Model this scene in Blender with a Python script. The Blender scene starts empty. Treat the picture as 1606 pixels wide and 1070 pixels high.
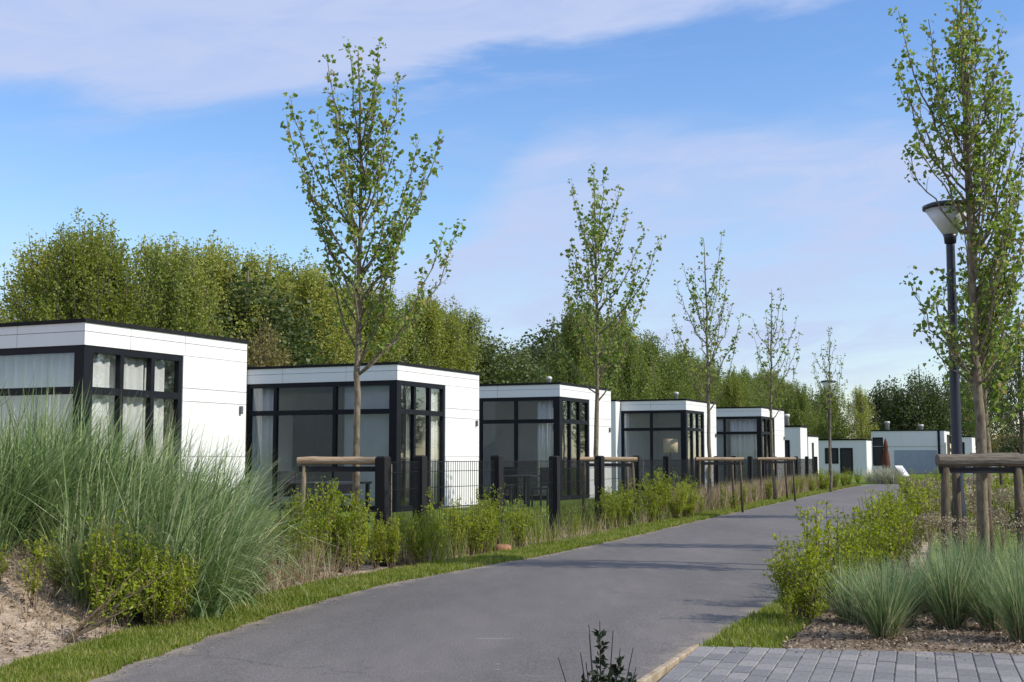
import bpy, math, random
import numpy as np
from mathutils import Vector

SC = bpy.context.scene
COL = SC.collection
R = math.radians

# ------------------------------------------------------------------ camera
CAM_H = 1.2
cam_d = bpy.data.cameras.new('camera')
cam = bpy.data.objects.new('camera', cam_d)
COL.objects.link(cam)
SC.camera = cam
cam.location = (0, 0, CAM_H)
cam.rotation_euler = (R(90 + 5.18), 0, 0)
cam_d.sensor_width = 36.0
cam_d.lens = 45.24
cam_d.clip_start = 0.05
cam_d.clip_end = 4000

# ------------------------------------------------------------------ sky, sun, exposure
SUN_EL, SUN_ROT = R(37), R(106.5)
world = bpy.data.worlds.new('World')
SC.world = world
world.use_nodes = True
wt = world.node_tree
wn, wl = wt.nodes, wt.links
bg = wn['Background']
SKY_S = 0.12
bg.inputs['Strength'].default_value = SKY_S
sky = wn.new('ShaderNodeTexSky')
sky.sky_type = 'NISHITA'
sky.sun_disc = False
sky.sun_elevation = SUN_EL
sky.sun_rotation = SUN_ROT
sky.altitude = 0
sky.air_density = 1.2
sky.dust_density = 0.15
sky.ozone_density = 3.5


def wmath(op, a, b=None, c=None):
    n = wn.new('ShaderNodeMath')
    n.operation = op
    for i, v in enumerate((a, b, c)):
        if v is None:
            continue
        if isinstance(v, (int, float)):
            n.inputs[i].default_value = v
        else:
            wl.new(v, n.inputs[i])
    return n.outputs[0]


def wstep(v, e0, e1):
    n = wn.new('ShaderNodeMapRange')
    n.interpolation_type = 'SMOOTHSTEP'
    wl.new(v, n.inputs['Value'])
    n.inputs['From Min'].default_value = e0
    n.inputs['From Max'].default_value = e1
    return n.outputs['Result']


def wnoise(vec, scale, detail=5, rough=0.55, dist=0.0):
    n = wn.new('ShaderNodeTexNoise')
    wl.new(vec, n.inputs['Vector'])
    n.inputs['Scale'].default_value = scale
    n.inputs['Detail'].default_value = detail
    n.inputs['Roughness'].default_value = rough
    n.inputs['Distortion'].default_value = dist
    return n.outputs['Fac']


tc = wn.new('ShaderNodeTexCoord')
sep = wn.new('ShaderNodeSeparateXYZ')
wl.new(tc.outputs['Generated'], sep.inputs[0])
az = wmath('ARCTAN2', sep.outputs[0], sep.outputs[1])
el = wmath('ARCSINE', sep.outputs[2])
# streaks run along a slightly rising direction
tilt = wmath('SUBTRACT', el, wmath('MULTIPLY', az, 0.11))
comb = wn.new('ShaderNodeCombineXYZ')
wl.new(wmath('MULTIPLY', az, 1.6), comb.inputs[0])
wl.new(wmath('MULTIPLY', tilt, 7.0), comb.inputs[1])
nz_s = wnoise(comb.outputs[0], 1.9, 7, 0.6, 0.5)       # streaky cirrus
nz_f = wnoise(comb.outputs[0], 6.0, 6, 0.62, 0.8)      # fine wisps
comb2 = wn.new('ShaderNodeCombineXYZ')
wl.new(wmath('MULTIPLY', az, 1.6), comb2.inputs[0])
wl.new(wmath('MULTIPLY', el, 3.0), comb2.inputs[1])
comb2.inputs[2].default_value = 4.3
nz_b = wnoise(comb2.outputs[0], 2.6, 5, 0.55, 0.3)     # soft billows
wob = wmath('MULTIPLY', wmath('SUBTRACT', nz_s, 0.5), 0.13)
# high sheet of cirrus with a rising lower edge
edge1 = wmath('ADD', wmath('MULTIPLY', az, 0.125), 0.298)
m1 = wstep(wmath('ADD', wmath('SUBTRACT', el, edge1), wob), -0.004, 0.024)
# low bank of thin cloud that thickens to the right
edge2 = wmath('ADD', wmath('MULTIPLY', wstep(az, -0.10, 0.06), 0.12), 0.15)
m2 = wstep(wmath('ADD', wmath('SUBTRACT', edge2, el), wob), -0.012, 0.045)
d1 = wmath('MULTIPLY', m1, wmath('ADD', 0.46, wmath('MULTIPLY', nz_f, 0.8)))
low = wstep(el, 0.0, 0.12)
d2 = wmath('MULTIPLY', m2, wmath('MULTIPLY', wmath('ADD', 0.35, wmath('MULTIPLY', low, 0.65)), wmath('ADD', 0.32, wmath('MULTIPLY', wmath('ADD', wmath('MULTIPLY', wstep(nz_b, 0.3, 0.7), 0.55), wmath('MULTIPLY', wstep(nz_f, 0.35, 0.65), 0.45)), 0.68))))
d3 = wmath('MULTIPLY', wstep(nz_s, 0.48, 0.74), 0.48)
cover = wmath('MINIMUM', wmath('MAXIMUM', wmath('MAXIMUM', d1, d2), d3), 0.92)
mixc = wn.new('ShaderNodeMix')
mixc.data_type = 'RGBA'
wl.new(cover, mixc.inputs['Factor'])
grade = wn.new('ShaderNodeHueSaturation')
grade.inputs['Hue'].default_value = 0.512
grade.inputs['Saturation'].default_value = 1.18
grade.inputs['Value'].default_value = 1.27
wl.new(sky.outputs[0], grade.inputs['Color'])
wl.new(grade.outputs[0], mixc.inputs['A'])
mixc.inputs['B'].default_value = (0.445 / SKY_S, 0.52 / SKY_S, 0.735 / SKY_S, 1)
wl.new(mixc.outputs['Result'], bg.inputs['Color'])

sun_d = bpy.data.lights.new('sun', 'SUN')
sun_d.energy = 4.0
sun_d.angle = R(0.53)
sun_d.color = (1.0, 0.93, 0.82)
sun = bpy.data.objects.new('sun', sun_d)
COL.objects.link(sun)
SDIR = Vector((math.sin(SUN_ROT) * math.cos(SUN_EL), math.cos(SUN_ROT) * math.cos(SUN_EL), math.sin(SUN_EL)))
sun.rotation_euler = (-SDIR).to_track_quat('-Z', 'Y').to_euler()
sun.location = SDIR * 60

SC.view_settings.view_transform = 'Standard'
SC.view_settings.look = 'None'
SC.view_settings.exposure = 0.30
SC.view_settings.gamma = 1.0
SC.view_settings.use_curve_mapping = False
SC.render.engine = 'CYCLES'
SC.cycles.max_bounces = 8
SC.cycles.transparent_max_bounces = 12

F = 2018.0


def at(px, Y):
    """x position of something that stands Y metres away at that photo column"""
    return (px - 803.0) / F * Y


# ------------------------------------------------------------------ materials
def mat(name):
    m = bpy.data.materials.new(name)
    m.use_nodes = True
    return m, m.node_tree.nodes, m.node_tree.links, m.node_tree.nodes['Principled BSDF']


def ramp(nodes, stops):
    r = nodes.new('ShaderNodeValToRGB')
    el_ = r.color_ramp.elements
    while len(el_) > 1:
        el_.remove(el_[-1])
    el_[0].position = stops[0][0]
    el_[0].color = (*stops[0][1], 1)
    for p, c in stops[1:]:
        e = el_.new(p)
        e.color = (*c, 1)
    return r


def noise_mat(name, stops, scale=5.0, detail=6, rough=0.6, roughness=0.8, bump=0.0, bump_scale=None, bump_dist=0.02,
              stretch=None, spec=0.3, coord='Object', dist=0.0):
    m, n, l, p = mat(name)
    t = n.new('ShaderNodeTexCoord')
    src = t.outputs[coord]
    if stretch:
        mp = n.new('ShaderNodeMapping')
        mp.inputs['Scale'].default_value = stretch
        l.new(src, mp.inputs[0])
        src = mp.outputs[0]
    nz = n.new('ShaderNodeTexNoise')
    nz.inputs['Scale'].default_value = scale
    nz.inputs['Detail'].default_value = detail
    nz.inputs['Roughness'].default_value = rough
    nz.inputs['Distortion'].default_value = dist
    l.new(src, nz.inputs['Vector'])
    r = ramp(n, stops)
    l.new(nz.outputs['Fac'], r.inputs[0])
    l.new(r.outputs[0], p.inputs['Base Color'])
    p.inputs['Roughness'].default_value = roughness
    p.inputs['Specular IOR Level'].default_value = spec
    if bump:
        nb = n.new('ShaderNodeTexNoise')
        nb.inputs['Scale'].default_value = bump_scale or scale * 4
        nb.inputs['Detail'].default_value = 4
        l.new(src, nb.inputs['Vector'])
        b = n.new('ShaderNodeBump')
        b.inputs['Strength'].default_value = bump
        b.inputs['Distance'].default_value = bump_dist
        l.new(nb.outputs['Fac'], b.inputs['Height'])
        l.new(b.outputs[0], p.inputs['Normal'])
    return m


def leaf_mat(name, stops, trans=0.4, rough=0.5, spec=0.35, objvar=0.0, posvar=None):
    m, n, l, p = mat(name)
    g = n.new('ShaderNodeNewGeometry')
    r = ramp(n, stops)
    if objvar:
        oi = n.new('ShaderNodeObjectInfo')
        ma = n.new('ShaderNodeMath')
        ma.operation = 'MULTIPLY_ADD'
        l.new(oi.outputs['Random'], ma.inputs[0])
        ma.inputs[1].default_value = objvar
        l.new(g.outputs['Random Per Island'], ma.inputs[2])
        mb = n.new('ShaderNodeMath')
        mb.operation = 'DIVIDE'
        l.new(ma.outputs[0], mb.inputs[0])
        mb.inputs[1].default_value = 1 + objvar
        l.new(mb.outputs[0], r.inputs[0])
    elif posvar:
        tcn = n.new('ShaderNodeTexCoord')
        nz_ = n.new('ShaderNodeTexNoise')
        nz_.inputs['Scale'].default_value = posvar
        nz_.inputs['Detail'].default_value = 3
        l.new(tcn.outputs['Object'], nz_.inputs['Vector'])
        ms = n.new('ShaderNodeMapRange')
        ms.inputs['From Min'].default_value = 0.3
        ms.inputs['From Max'].default_value = 0.7
        l.new(nz_.outputs['Fac'], ms.inputs['Value'])
        mm = n.new('ShaderNodeMix')
        mm.inputs['Factor'].default_value = 0.32
        l.new(g.outputs['Random Per Island'], mm.inputs['A'])
        l.new(ms.outputs['Result'], mm.inputs['B'])
        l.new(mm.outputs['Result'], r.inputs[0])
    else:
        l.new(g.outputs['Random Per Island'], r.inputs[0])
    l.new(r.outputs[0], p.inputs['Base Color'])
    p.inputs['Roughness'].default_value = rough
    p.inputs['Specular IOR Level'].default_value = spec
    tr = n.new('ShaderNodeBsdfTranslucent')
    hs = n.new('ShaderNodeHueSaturation')
    hs.inputs['Value'].default_value = 1.35
    hs.inputs['Saturation'].default_value = 1.1
    l.new(r.outputs[0], hs.inputs['Color'])
    l.new(hs.outputs[0], tr.inputs['Color'])
    mx = n.new('ShaderNodeMixShader')
    mx.inputs[0].default_value = trans
    l.new(p.outputs[0], mx.inputs[1])
    l.new(tr.outputs[0], mx.inputs[2])
    l.new(mx.outputs[0], n['Material Output'].inputs['Surface'])
    return m


def plain(name, col, rough=0.5, spec=0.5, metal=0.0):
    return noise_mat(name, [(0.3, tuple(c * 0.92 for c in col)), (0.7, tuple(min(1, c * 1.06) for c in col))], scale=3.0,
                     roughness=rough, spec=spec)


M = {}
# asphalt: worn mid grey with patches, tyre-polished bands and pale grit
m, n, l, p = mat('asphalt')
t = n.new('ShaderNodeTexCoord')
na = n.new('ShaderNodeTexNoise'); na.inputs['Scale'].default_value = 0.55; na.inputs['Detail'].default_value = 5
nb = n.new('ShaderNodeTexNoise'); nb.inputs['Scale'].default_value = 90; nb.inputs['Detail'].default_value = 3
nc = n.new('ShaderNodeTexNoise'); nc.inputs['Scale'].default_value = 6; nc.inputs['Detail'].default_value = 6
mp = n.new('ShaderNodeMapping'); mp.inputs['Rotation'].default_value = (0, 0, R(20)); mp.inputs['Scale'].default_value = (1.0, 0.28, 1)
l.new(t.outputs['Object'], mp.inputs[0])
l.new(mp.outputs[0], na.inputs['Vector']); l.new(t.outputs['Object'], nb.inputs['Vector']); l.new(mp.outputs[0], nc.inputs['Vector'])
ra = ramp(n, [(0.32, (0.116, 0.106, 0.098)), (0.5, (0.138, 0.126, 0.116)), (0.68, (0.166, 0.151, 0.139))])
l.new(na.outputs['Fac'], ra.inputs[0])
rb = ramp(n, [(0.3, (0.58, 0.58, 0.58)), (0.54, (1, 1, 1)), (0.7, (1.55, 1.53, 1.5))])
l.new(nb.outputs['Fac'], rb.inputs[0])
rc = ramp(n, [(0.3, (0.90, 0.90, 0.90)), (0.65, (1.05, 1.05, 1.05))])
l.new(nc.outputs['Fac'], rc.inputs[0])
mu = n.new('ShaderNodeMix'); mu.data_type = 'RGBA'; mu.blend_type = 'MULTIPLY'; mu.inputs['Factor'].default_value = 1
l.new(ra.outputs[0], mu.inputs['A']); l.new(rb.outputs[0], mu.inputs['B'])
mu2 = n.new('ShaderNodeMix'); mu2.data_type = 'RGBA'; mu2.blend_type = 'MULTIPLY'; mu2.inputs['Factor'].default_value = 1
l.new(mu.outputs['Result'], mu2.inputs['A']); l.new(rc.outputs[0], mu2.inputs['B'])
vs = n.new('ShaderNodeTexVoronoi'); vs.inputs['Scale'].default_value = 3.1
l.new(t.outputs['Object'], vs.inputs['Vector'])
rv = ramp(n, [(0.0, (1, 1, 1)), (0.035, (0.9, 0.9, 0.9)), (0.06, (0, 0, 0))])
l.new(vs.outputs['Distance'], rv.inputs[0])
mu3 = n.new('ShaderNodeMix'); mu3.data_type = 'RGBA'
l.new(rv.outputs[0], mu3.inputs['Factor'])
l.new(mu2.outputs['Result'], mu3.inputs['A']); mu3.inputs['B'].default_value = (0.24, 0.22, 0.19, 1)
# blown sand along both edges, two darker tyre bands, hairline cracks
uvn = n.new('ShaderNodeUVMap'); uvn.uv_map = 'across'
sx = n.new('ShaderNodeSeparateXYZ'); l.new(uvn.outputs[0], sx.inputs[0])


def amath(op, a_, b_):
    q_ = n.new('ShaderNodeMath'); q_.operation = op
    for k_, v_ in enumerate((a_, b_)):
        if isinstance(v_, (int, float)):
            q_.inputs[k_].default_value = v_
        else:
            l.new(v_, q_.inputs[k_])
    return q_.outputs[0]


def astep(v_, e0, e1):
    q_ = n.new('ShaderNodeMapRange'); q_.interpolation_type = 'SMOOTHSTEP'
    l.new(v_, q_.inputs['Value']); q_.inputs['From Min'].default_value = e0; q_.inputs['From Max'].default_value = e1
    return q_.outputs['Result']


cdist = amath('ABSOLUTE', amath('SUBTRACT', sx.outputs[0], 0.5), 0)
ne = n.new('ShaderNodeTexNoise'); ne.inputs['Scale'].default_value = 2.2; ne.inputs['Detail'].default_value = 8; ne.inputs['Roughness'].default_value = 0.7
l.new(t.outputs['Object'], ne.inputs['Vector'])
edge = astep(amath('ADD', cdist, amath('MULTIPLY', amath('SUBTRACT', ne.outputs['Fac'], 0.5), 0.22)), 0.44, 0.51)
tyre = amath('MULTIPLY', astep(amath('ABSOLUTE', amath('SUBTRACT', cdist, 0.24), 0), 0.13, 0.02), 0.16)
mt_ = n.new('ShaderNodeMix'); mt_.data_type = 'RGBA'; l.new(tyre, mt_.inputs['Factor']); l.new(mu3.outputs['Result'], mt_.inputs['A']); mt_.inputs['B'].default_value = (0.075, 0.07, 0.066, 1)
me_ = n.new('ShaderNodeMix'); me_.data_type = 'RGBA'; l.new(amath('MULTIPLY', edge, 0.85), me_.inputs['Factor']); l.new(mt_.outputs['Result'], me_.inputs['A']); me_.inputs['B'].default_value = (0.27, 0.225, 0.175, 1)
# pale drag marks
md_ = n.new('ShaderNodeMapping'); md_.inputs['Rotation'].default_value = (0, 0, R(-8)); md_.inputs['Scale'].default_value = (0.5, 3.4, 1)
l.new(t.outputs['Object'], md_.inputs[0])
nd_ = n.new('ShaderNodeTexNoise'); nd_.inputs['Scale'].default_value = 1.7; nd_.inputs['Detail'].default_value = 4; l.new(md_.outputs[0], nd_.inputs['Vector'])
mk_ = n.new('ShaderNodeMix'); mk_.data_type = 'RGBA'; l.new(amath('MULTIPLY', astep(nd_.outputs['Fac'], 0.68, 0.76), 0.5), mk_.inputs['Factor']); l.new(me_.outputs['Result'], mk_.inputs['A']); mk_.inputs['B'].default_value = (0.25, 0.235, 0.215, 1)
wv = n.new('ShaderNodeTexVoronoi'); wv.feature = 'DISTANCE_TO_EDGE'; wv.inputs['Scale'].default_value = 0.42
wd = n.new('ShaderNodeVectorMath'); wd.operation = 'MULTIPLY_ADD'; l.new(ne.outputs['Color'], wd.inputs[0]); wd.inputs[1].default_value = (0.9, 0.9, 0); l.new(t.outputs['Object'], wd.inputs[2])
l.new(wd.outputs[0], wv.inputs['Vector'])
mc_ = n.new('ShaderNodeMix'); mc_.data_type = 'RGBA'; l.new(amath('MULTIPLY', astep(wv.outputs['Distance'], 0.006, 0.001), amath('MULTIPLY', astep(na.outputs['Fac'], 0.5, 0.6), 0.55)), mc_.inputs['Factor']); l.new(mk_.outputs['Result'], mc_.inputs['A']); mc_.inputs['B'].default_value = (0.04, 0.038, 0.036, 1)
l.new(mc_.outputs['Result'], p.inputs['Base Color'])
p.inputs['Roughness'].default_value = 0.75
p.inputs['Specular IOR Level'].default_value = 0.3
bb = n.new('ShaderNodeBump'); bb.inputs['Strength'].default_value = 0.5; bb.inputs['Distance'].default_value = 0.004
l.new(nb.outputs['Fac'], bb.inputs['Height']); l.new(bb.outputs[0], p.inputs['Normal'])
M['asphalt'] = m

M['sand'] = noise_mat('sand', [(0.22, (0.12, 0.09, 0.062)), (0.40, (0.25, 0.195, 0.14)), (0.55, (0.38, 0.305, 0.23)), (0.8, (0.50, 0.42, 0.335))], scale=3.4, detail=11, rough=0.74, roughness=0.95, bump=1.0, bump_scale=7, bump_dist=0.09, spec=0.1)
M['soil'] = noise_mat('soil', [(0.3, (0.10, 0.075, 0.05)), (0.5, (0.20, 0.155, 0.11)), (0.7, (0.31, 0.25, 0.185))],
                      scale=7, detail=9, rough=0.7, roughness=0.95, bump=0.9, bump_scale=30, spec=0.1)
M['turf'] = noise_mat('turf', [(0.3, (0.07, 0.11, 0.016)), (0.5, (0.11, 0.165, 0.025)), (0.7, (0.17, 0.205, 0.045))],
                      scale=3, detail=9, rough=0.75, roughness=0.9, bump=0.8, bump_scale=60, spec=0.1)
M['kerb'] = noise_mat('kerb', [(0.3, (0.20, 0.155, 0.10)), (0.55, (0.36, 0.295, 0.21)), (0.8, (0.46, 0.40, 0.30))], scale=14, roughness=0.9,
                      bump=0.4, bump_scale=60, bump_dist=0.005, spec=0.2)

# paver: grey-blue concrete, each one its own tone
m, n, l, p = mat('paver')
oi = n.new('ShaderNodeObjectInfo'); t = n.new('ShaderNodeTexCoord')
r1 = ramp(n, [(0, (0.150, 0.146, 0.144)), (0.5, (0.192, 0.185, 0.181)), (1, (0.250, 0.236, 0.222))])
l.new(oi.outputs['Random'], r1.inputs[0])
nz = n.new('ShaderNodeTexNoise'); nz.inputs['Scale'].default_value = 45; nz.inputs['Detail'].default_value = 5
l.new(t.outputs['Object'], nz.inputs['Vector'])
r2 = ramp(n, [(0.3, (0.78, 0.78, 0.78)), (0.7, (1.15, 1.15, 1.15))]); l.new(nz.outputs['Fac'], r2.inputs[0])
mu = n.new('ShaderNodeMix'); mu.data_type = 'RGBA'; mu.blend_type = 'MULTIPLY'; mu.inputs['Factor'].default_value = 1
l.new(r1.outputs[0], mu.inputs['A']); l.new(r2.outputs[0], mu.inputs['B']); l.new(mu.outputs['Result'], p.inputs['Base Color'])
p.inputs['Roughness'].default_value = 0.7
M['paver'] = m
M['joint_sand'] = noise_mat('joint_sand', [(0.3, (0.26, 0.24, 0.21)), (0.7, (0.42, 0.40, 0.36))], scale=30, roughness=0.95, spec=0.1)

M['white'] = noise_mat('white_panel', [(0.25, (0.665, 0.66, 0.64)), (0.42, (0.735, 0.735, 0.72)), (0.7, (0.765, 0.765, 0.755))], scale=1.6, detail=7, rough=0.62, roughness=0.42, spec=0.4, stretch=(2.2, 2.2, 0.35))
M['backing'] = plain('panel_backing', (0.5, 0.5, 0.5), 0.8, 0.2)
M['black_frame'] = noise_mat('dark_frame', [(0.3, (0.007, 0.008, 0.011)), (0.7, (0.012, 0.013, 0.017))], scale=4, roughness=0.5, spec=0.18)
M['roof_black'] = noise_mat('roof_edge', [(0.3, (0.010, 0.010, 0.012)), (0.7, (0.022, 0.022, 0.024))], scale=8, roughness=0.7, spec=0.12)
M['inner_wall'] = plain('inner_wall', (0.62, 0.625, 0.64), 0.8, 0.2)
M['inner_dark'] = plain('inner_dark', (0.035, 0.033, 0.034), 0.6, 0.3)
M['inner_floor'] = noise_mat('inner_floor', [(0.3, (0.16, 0.12, 0.085)), (0.7, (0.23, 0.18, 0.13))], scale=4, stretch=(1, 8, 1), roughness=0.5)
M['curtain'] = leaf_mat('curtain_cloth', [(0, (0.78, 0.77, 0.74)), (1, (0.82, 0.81, 0.78))], trans=0.3, rough=0.9, spec=0.1)
M['blind'] = plain('blind_cloth', (0.42, 0.43, 0.45), 0.9, 0.1)
M['lampshade'] = plain('lampshade_cloth', (0.72, 0.55, 0.36), 0.9, 0.1)
M['terrace'] = noise_mat('terrace', [(0.3, (0.22, 0.215, 0.21)), (0.7, (0.30, 0.295, 0.285))], scale=6, roughness=0.85, bump=0.2, bump_scale=50, spec=0.2)

# glass: clear pane that mirrors the garden
m, n, l, p = mat('window_glass')
n.remove(p)
gl = n.new('ShaderNodeBsdfGlossy'); gl.inputs['Roughness'].default_value = 0.015; gl.inputs['Color'].default_value = (0.9, 0.93, 0.95, 1)
tr = n.new('ShaderNodeBsdfTransparent'); tr.inputs['Color'].default_value = (0.92, 0.935, 0.935, 1)
lw = n.new('ShaderNodeLayerWeight'); lw.inputs['Blend'].default_value = 0.5
pw = n.new('ShaderNodeMath'); pw.operation = 'POWER'; pw.inputs[1].default_value = 4.0; l.new(lw.outputs['Facing'], pw.inputs[0])
fr = n.new('ShaderNodeMath'); fr.operation = 'MULTIPLY_ADD'; fr.inputs[1].default_value = 0.85; fr.inputs[2].default_value = 0.085; l.new(pw.outputs[0], fr.inputs[0])
t = n.new('ShaderNodeTexCoord')
nz = n.new('ShaderNodeTexNoise'); nz.inputs['Scale'].default_value = 0.9; l.new(t.outputs['Object'], nz.inputs['Vector'])
b = n.new('ShaderNodeBump'); b.inputs['Strength'].default_value = 0.06; b.inputs['Distance'].default_value = 0.03
l.new(nz.outputs['Fac'], b.inputs['Height']); l.new(b.outputs[0], gl.inputs['Normal'])
mx = n.new('ShaderNodeMixShader'); l.new(fr.outputs[0], mx.inputs[0]); l.new(tr.outputs[0], mx.inputs[1]); l.new(gl.outputs[0], mx.inputs[2])
l.new(mx.outputs[0], n['Material Output'].inputs['Surface'])
M['glass'] = m

M['fence_black'] = noise_mat('fence_post_wood', [(0.3, (0.006, 0.006, 0.007)), (0.7, (0.018, 0.017, 0.017))], scale=10, stretch=(6, 6, 1), roughness=0.7, spec=0.25, bump=0.3)
M['wire'] = plain('fence_wire', (0.012, 0.013, 0.014), 0.45, 0.5)
M['log'] = noise_mat('log_wood', [(0.25, (0.20, 0.135, 0.08)), (0.5, (0.37, 0.27, 0.17)), (0.75, (0.47, 0.36, 0.245))], scale=7, detail=8,
                     stretch=(1.2, 9, 9), roughness=0.85, bump=0.5, bump_scale=20, bump_dist=0.008, spec=0.15)
M['log_grey'] = noise_mat('weathered_wood', [(0.25, (0.065, 0.055, 0.042)), (0.5, (0.145, 0.125, 0.098)), (0.75, (0.24, 0.215, 0.175))], scale=7, detail=8,
                          stretch=(1.2, 9, 9), roughness=0.85, bump=0.5, bump_scale=20, bump_dist=0.008, spec=0.15)
M['stake'] = noise_mat('stake_wood', [(0.25, (0.07, 0.055, 0.035)), (0.5, (0.17, 0.135, 0.085)), (0.75, (0.29, 0.235, 0.16))], scale=7, detail=8,
                       stretch=(9, 9, 1.2), roughness=0.85, bump=0.5, bump_scale=20, bump_dist=0.008, spec=0.15)
M['stake_dark'] = noise_mat('dark_stake_wood', [(0.25, (0.05, 0.04, 0.027)), (0.75, (0.16, 0.13, 0.09))], scale=7, detail=8, stretch=(9, 9, 1.2), roughness=0.9, spec=0.1)
M['rubber'] = plain('tie_rubber', (0.010, 0.010, 0.011), 0.6, 0.3)
M['lamp_pole'] = noise_mat('lamp_pole_paint', [(0.3, (0.012, 0.016, 0.030)), (0.7, (0.018, 0.023, 0.040))], scale=5, roughness=0.35, spec=0.5)
M['lamp_glass'] = plain('frosted_lamp_glass', (0.62, 0.64, 0.66), 0.35, 0.5)
M['bark'] = noise_mat('young_bark', [(0.28, (0.085, 0.068, 0.045)), (0.5, (0.185, 0.155, 0.105)), (0.75, (0.29, 0.25, 0.18))], scale=9, detail=8,
                      stretch=(3, 3, 1.2), roughness=0.9, bump=0.6, bump_scale=26, bump_dist=0.01, spec=0.15)
M['bark_dark'] = noise_mat('old_bark', [(0.28, (0.05, 0.042, 0.03)), (0.7, (0.17, 0.145, 0.11))], scale=6, detail=8,
                           stretch=(4, 4, 0.8), roughness=0.9, bump=0.6, bump_dist=0.02, spec=0.1)
M['twig'] = noise_mat('twig_bark', [(0.3, (0.10, 0.072, 0.045)), (0.7, (0.21, 0.16, 0.105))], scale=12, roughness=0.9, spec=0.1)
M['twig_shaded'] = noise_mat('shaded_twig', [(0.3, (0.018, 0.016, 0.013)), (0.7, (0.045, 0.038, 0.03))], scale=12, roughness=0.9, spec=0.1)  # stems of the near plant, darkened to stand for shade

M['leaf_young'] = leaf_mat('young_tree_leaf', [(0, (0.110, 0.170, 0.030)), (0.5, (0.190, 0.270, 0.052)), (0.85, (0.285, 0.365, 0.09)), (1, (0.34, 0.25, 0.10))], 0.46)
M['leaf_poplar'] = leaf_mat('poplar_leaf', [(0, (0.120, 0.150, 0.024)), (0.5, (0.240, 0.280, 0.048)), (1, (0.42, 0.425, 0.115))], 0.45, objvar=0.9)
M['leaf_mid'] = leaf_mat('belt_leaf', [(0, (0.080, 0.118, 0.024)), (0.5, (0.165, 0.215, 0.042)), (1, (0.275, 0.305, 0.080))], 0.40, objvar=0.6)
M['leaf_dark'] = leaf_mat('dark_belt_leaf', [(0, (0.040, 0.065, 0.018)), (0.5, (0.085, 0.118, 0.032)), (1, (0.155, 0.185, 0.062))], 0.32, objvar=0.5)
M['leaf_olive'] = leaf_mat('olive_leaf', [(0, (0.149, 0.127, 0.040)), (0.5, (0.207, 0.184, 0.057)), (1, (0.276, 0.230, 0.086))], 0.32)
M['leaf_shrub'] = leaf_mat('shrub_leaf', [(0, (0.130, 0.185, 0.016)), (0.5, (0.240, 0.305, 0.026)), (0.9, (0.37, 0.40, 0.052)), (1, (0.38, 0.30, 0.09))], 0.46, objvar=0.8)
M['leaf_shaded'] = leaf_mat('shaded_leaf', [(0, (0.010, 0.020, 0.008)), (0.6, (0.018, 0.032, 0.013)), (1, (0.03, 0.045, 0.02))], 0.12)  # shade on the near plant is put into its leaf colour
M['marram'] = leaf_mat('marram_blade', [(0.0, (0.050, 0.088, 0.026)), (0.3, (0.115, 0.185, 0.056)), (0.55, (0.235, 0.325, 0.125)), (0.76, (0.41, 0.48, 0.25)), (0.88, (0.60, 0.57, 0.35)), (1, (0.52, 0.40, 0.22))], 0.22, rough=0.5, spec=0.35, posvar=1.3)
M['fescue'] = leaf_mat('blue_grass_blade', [(0, (0.075, 0.125, 0.042)), (0.45, (0.150, 0.230, 0.090)), (0.8, (0.265, 0.345, 0.165)), (0.94, (0.40, 0.44, 0.24)), (1, (0.52, 0.43, 0.23))], 0.28, rough=0.55, spec=0.3)
M['straw'] = leaf_mat('dry_blade', [(0, (0.20, 0.145, 0.085)), (0.5, (0.34, 0.265, 0.17)), (1, (0.48, 0.40, 0.28))], 0.2, rough=0.8, spec=0.1)
M['lawn_blade'] = leaf_mat('lawn_blade', [(0.05, (0.085, 0.130, 0.012)), (0.4, (0.155, 0.210, 0.022)), (0.65, (0.235, 0.275, 0.045)), (0.85, (0.36, 0.32, 0.12))], 0.4, posvar=2.2)
M['chip'] = leaf_mat('bark_chip', [(0, (0.08, 0.055, 0.038)), (0.5, (0.22, 0.165, 0.115)), (1, (0.45, 0.37, 0.28))], 0.05, rough=0.9, spec=0.1)
M['dry_head'] = leaf_mat('dry_flower', [(0, (0.19, 0.15, 0.095)), (0.5, (0.32, 0.27, 0.18)), (1, (0.48, 0.43, 0.32))], 0.2, rough=0.9, spec=0.1)
M['pale_blade'] = leaf_mat('pale_blade', [(0, (0.22, 0.24, 0.14)), (0.5, (0.40, 0.40, 0.27)), (1, (0.58, 0.55, 0.40))], 0.25, rough=0.6, spec=0.2)
M['brown_cloth'] = plain('brown_cloth', (0.115, 0.048, 0.035), 0.85, 0.1)
M['hedge_cloth'] = plain('green_cloth', (0.03, 0.10, 0.06), 0.85, 0.1)
M['furn'] = plain('dark_furniture', (0.018, 0.018, 0.02), 0.5, 0.4)
M['pipe'] = plain('flue_metal', (0.55, 0.53, 0.49), 0.4, 0.5)
M['bin_dark'] = plain('lamp_housing', (0.10, 0.10, 0.105), 0.5, 0.4)
M['bin_grey'] = plain('grey_shutter', (0.33, 0.37, 0.43), 0.6, 0.3)
M['stone'] = noise_mat('terracotta_stone', [(0.3, (0.22, 0.11, 0.065)), (0.7, (0.36, 0.19, 0.11))], scale=9, roughness=0.9, bump=0.4)


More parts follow.
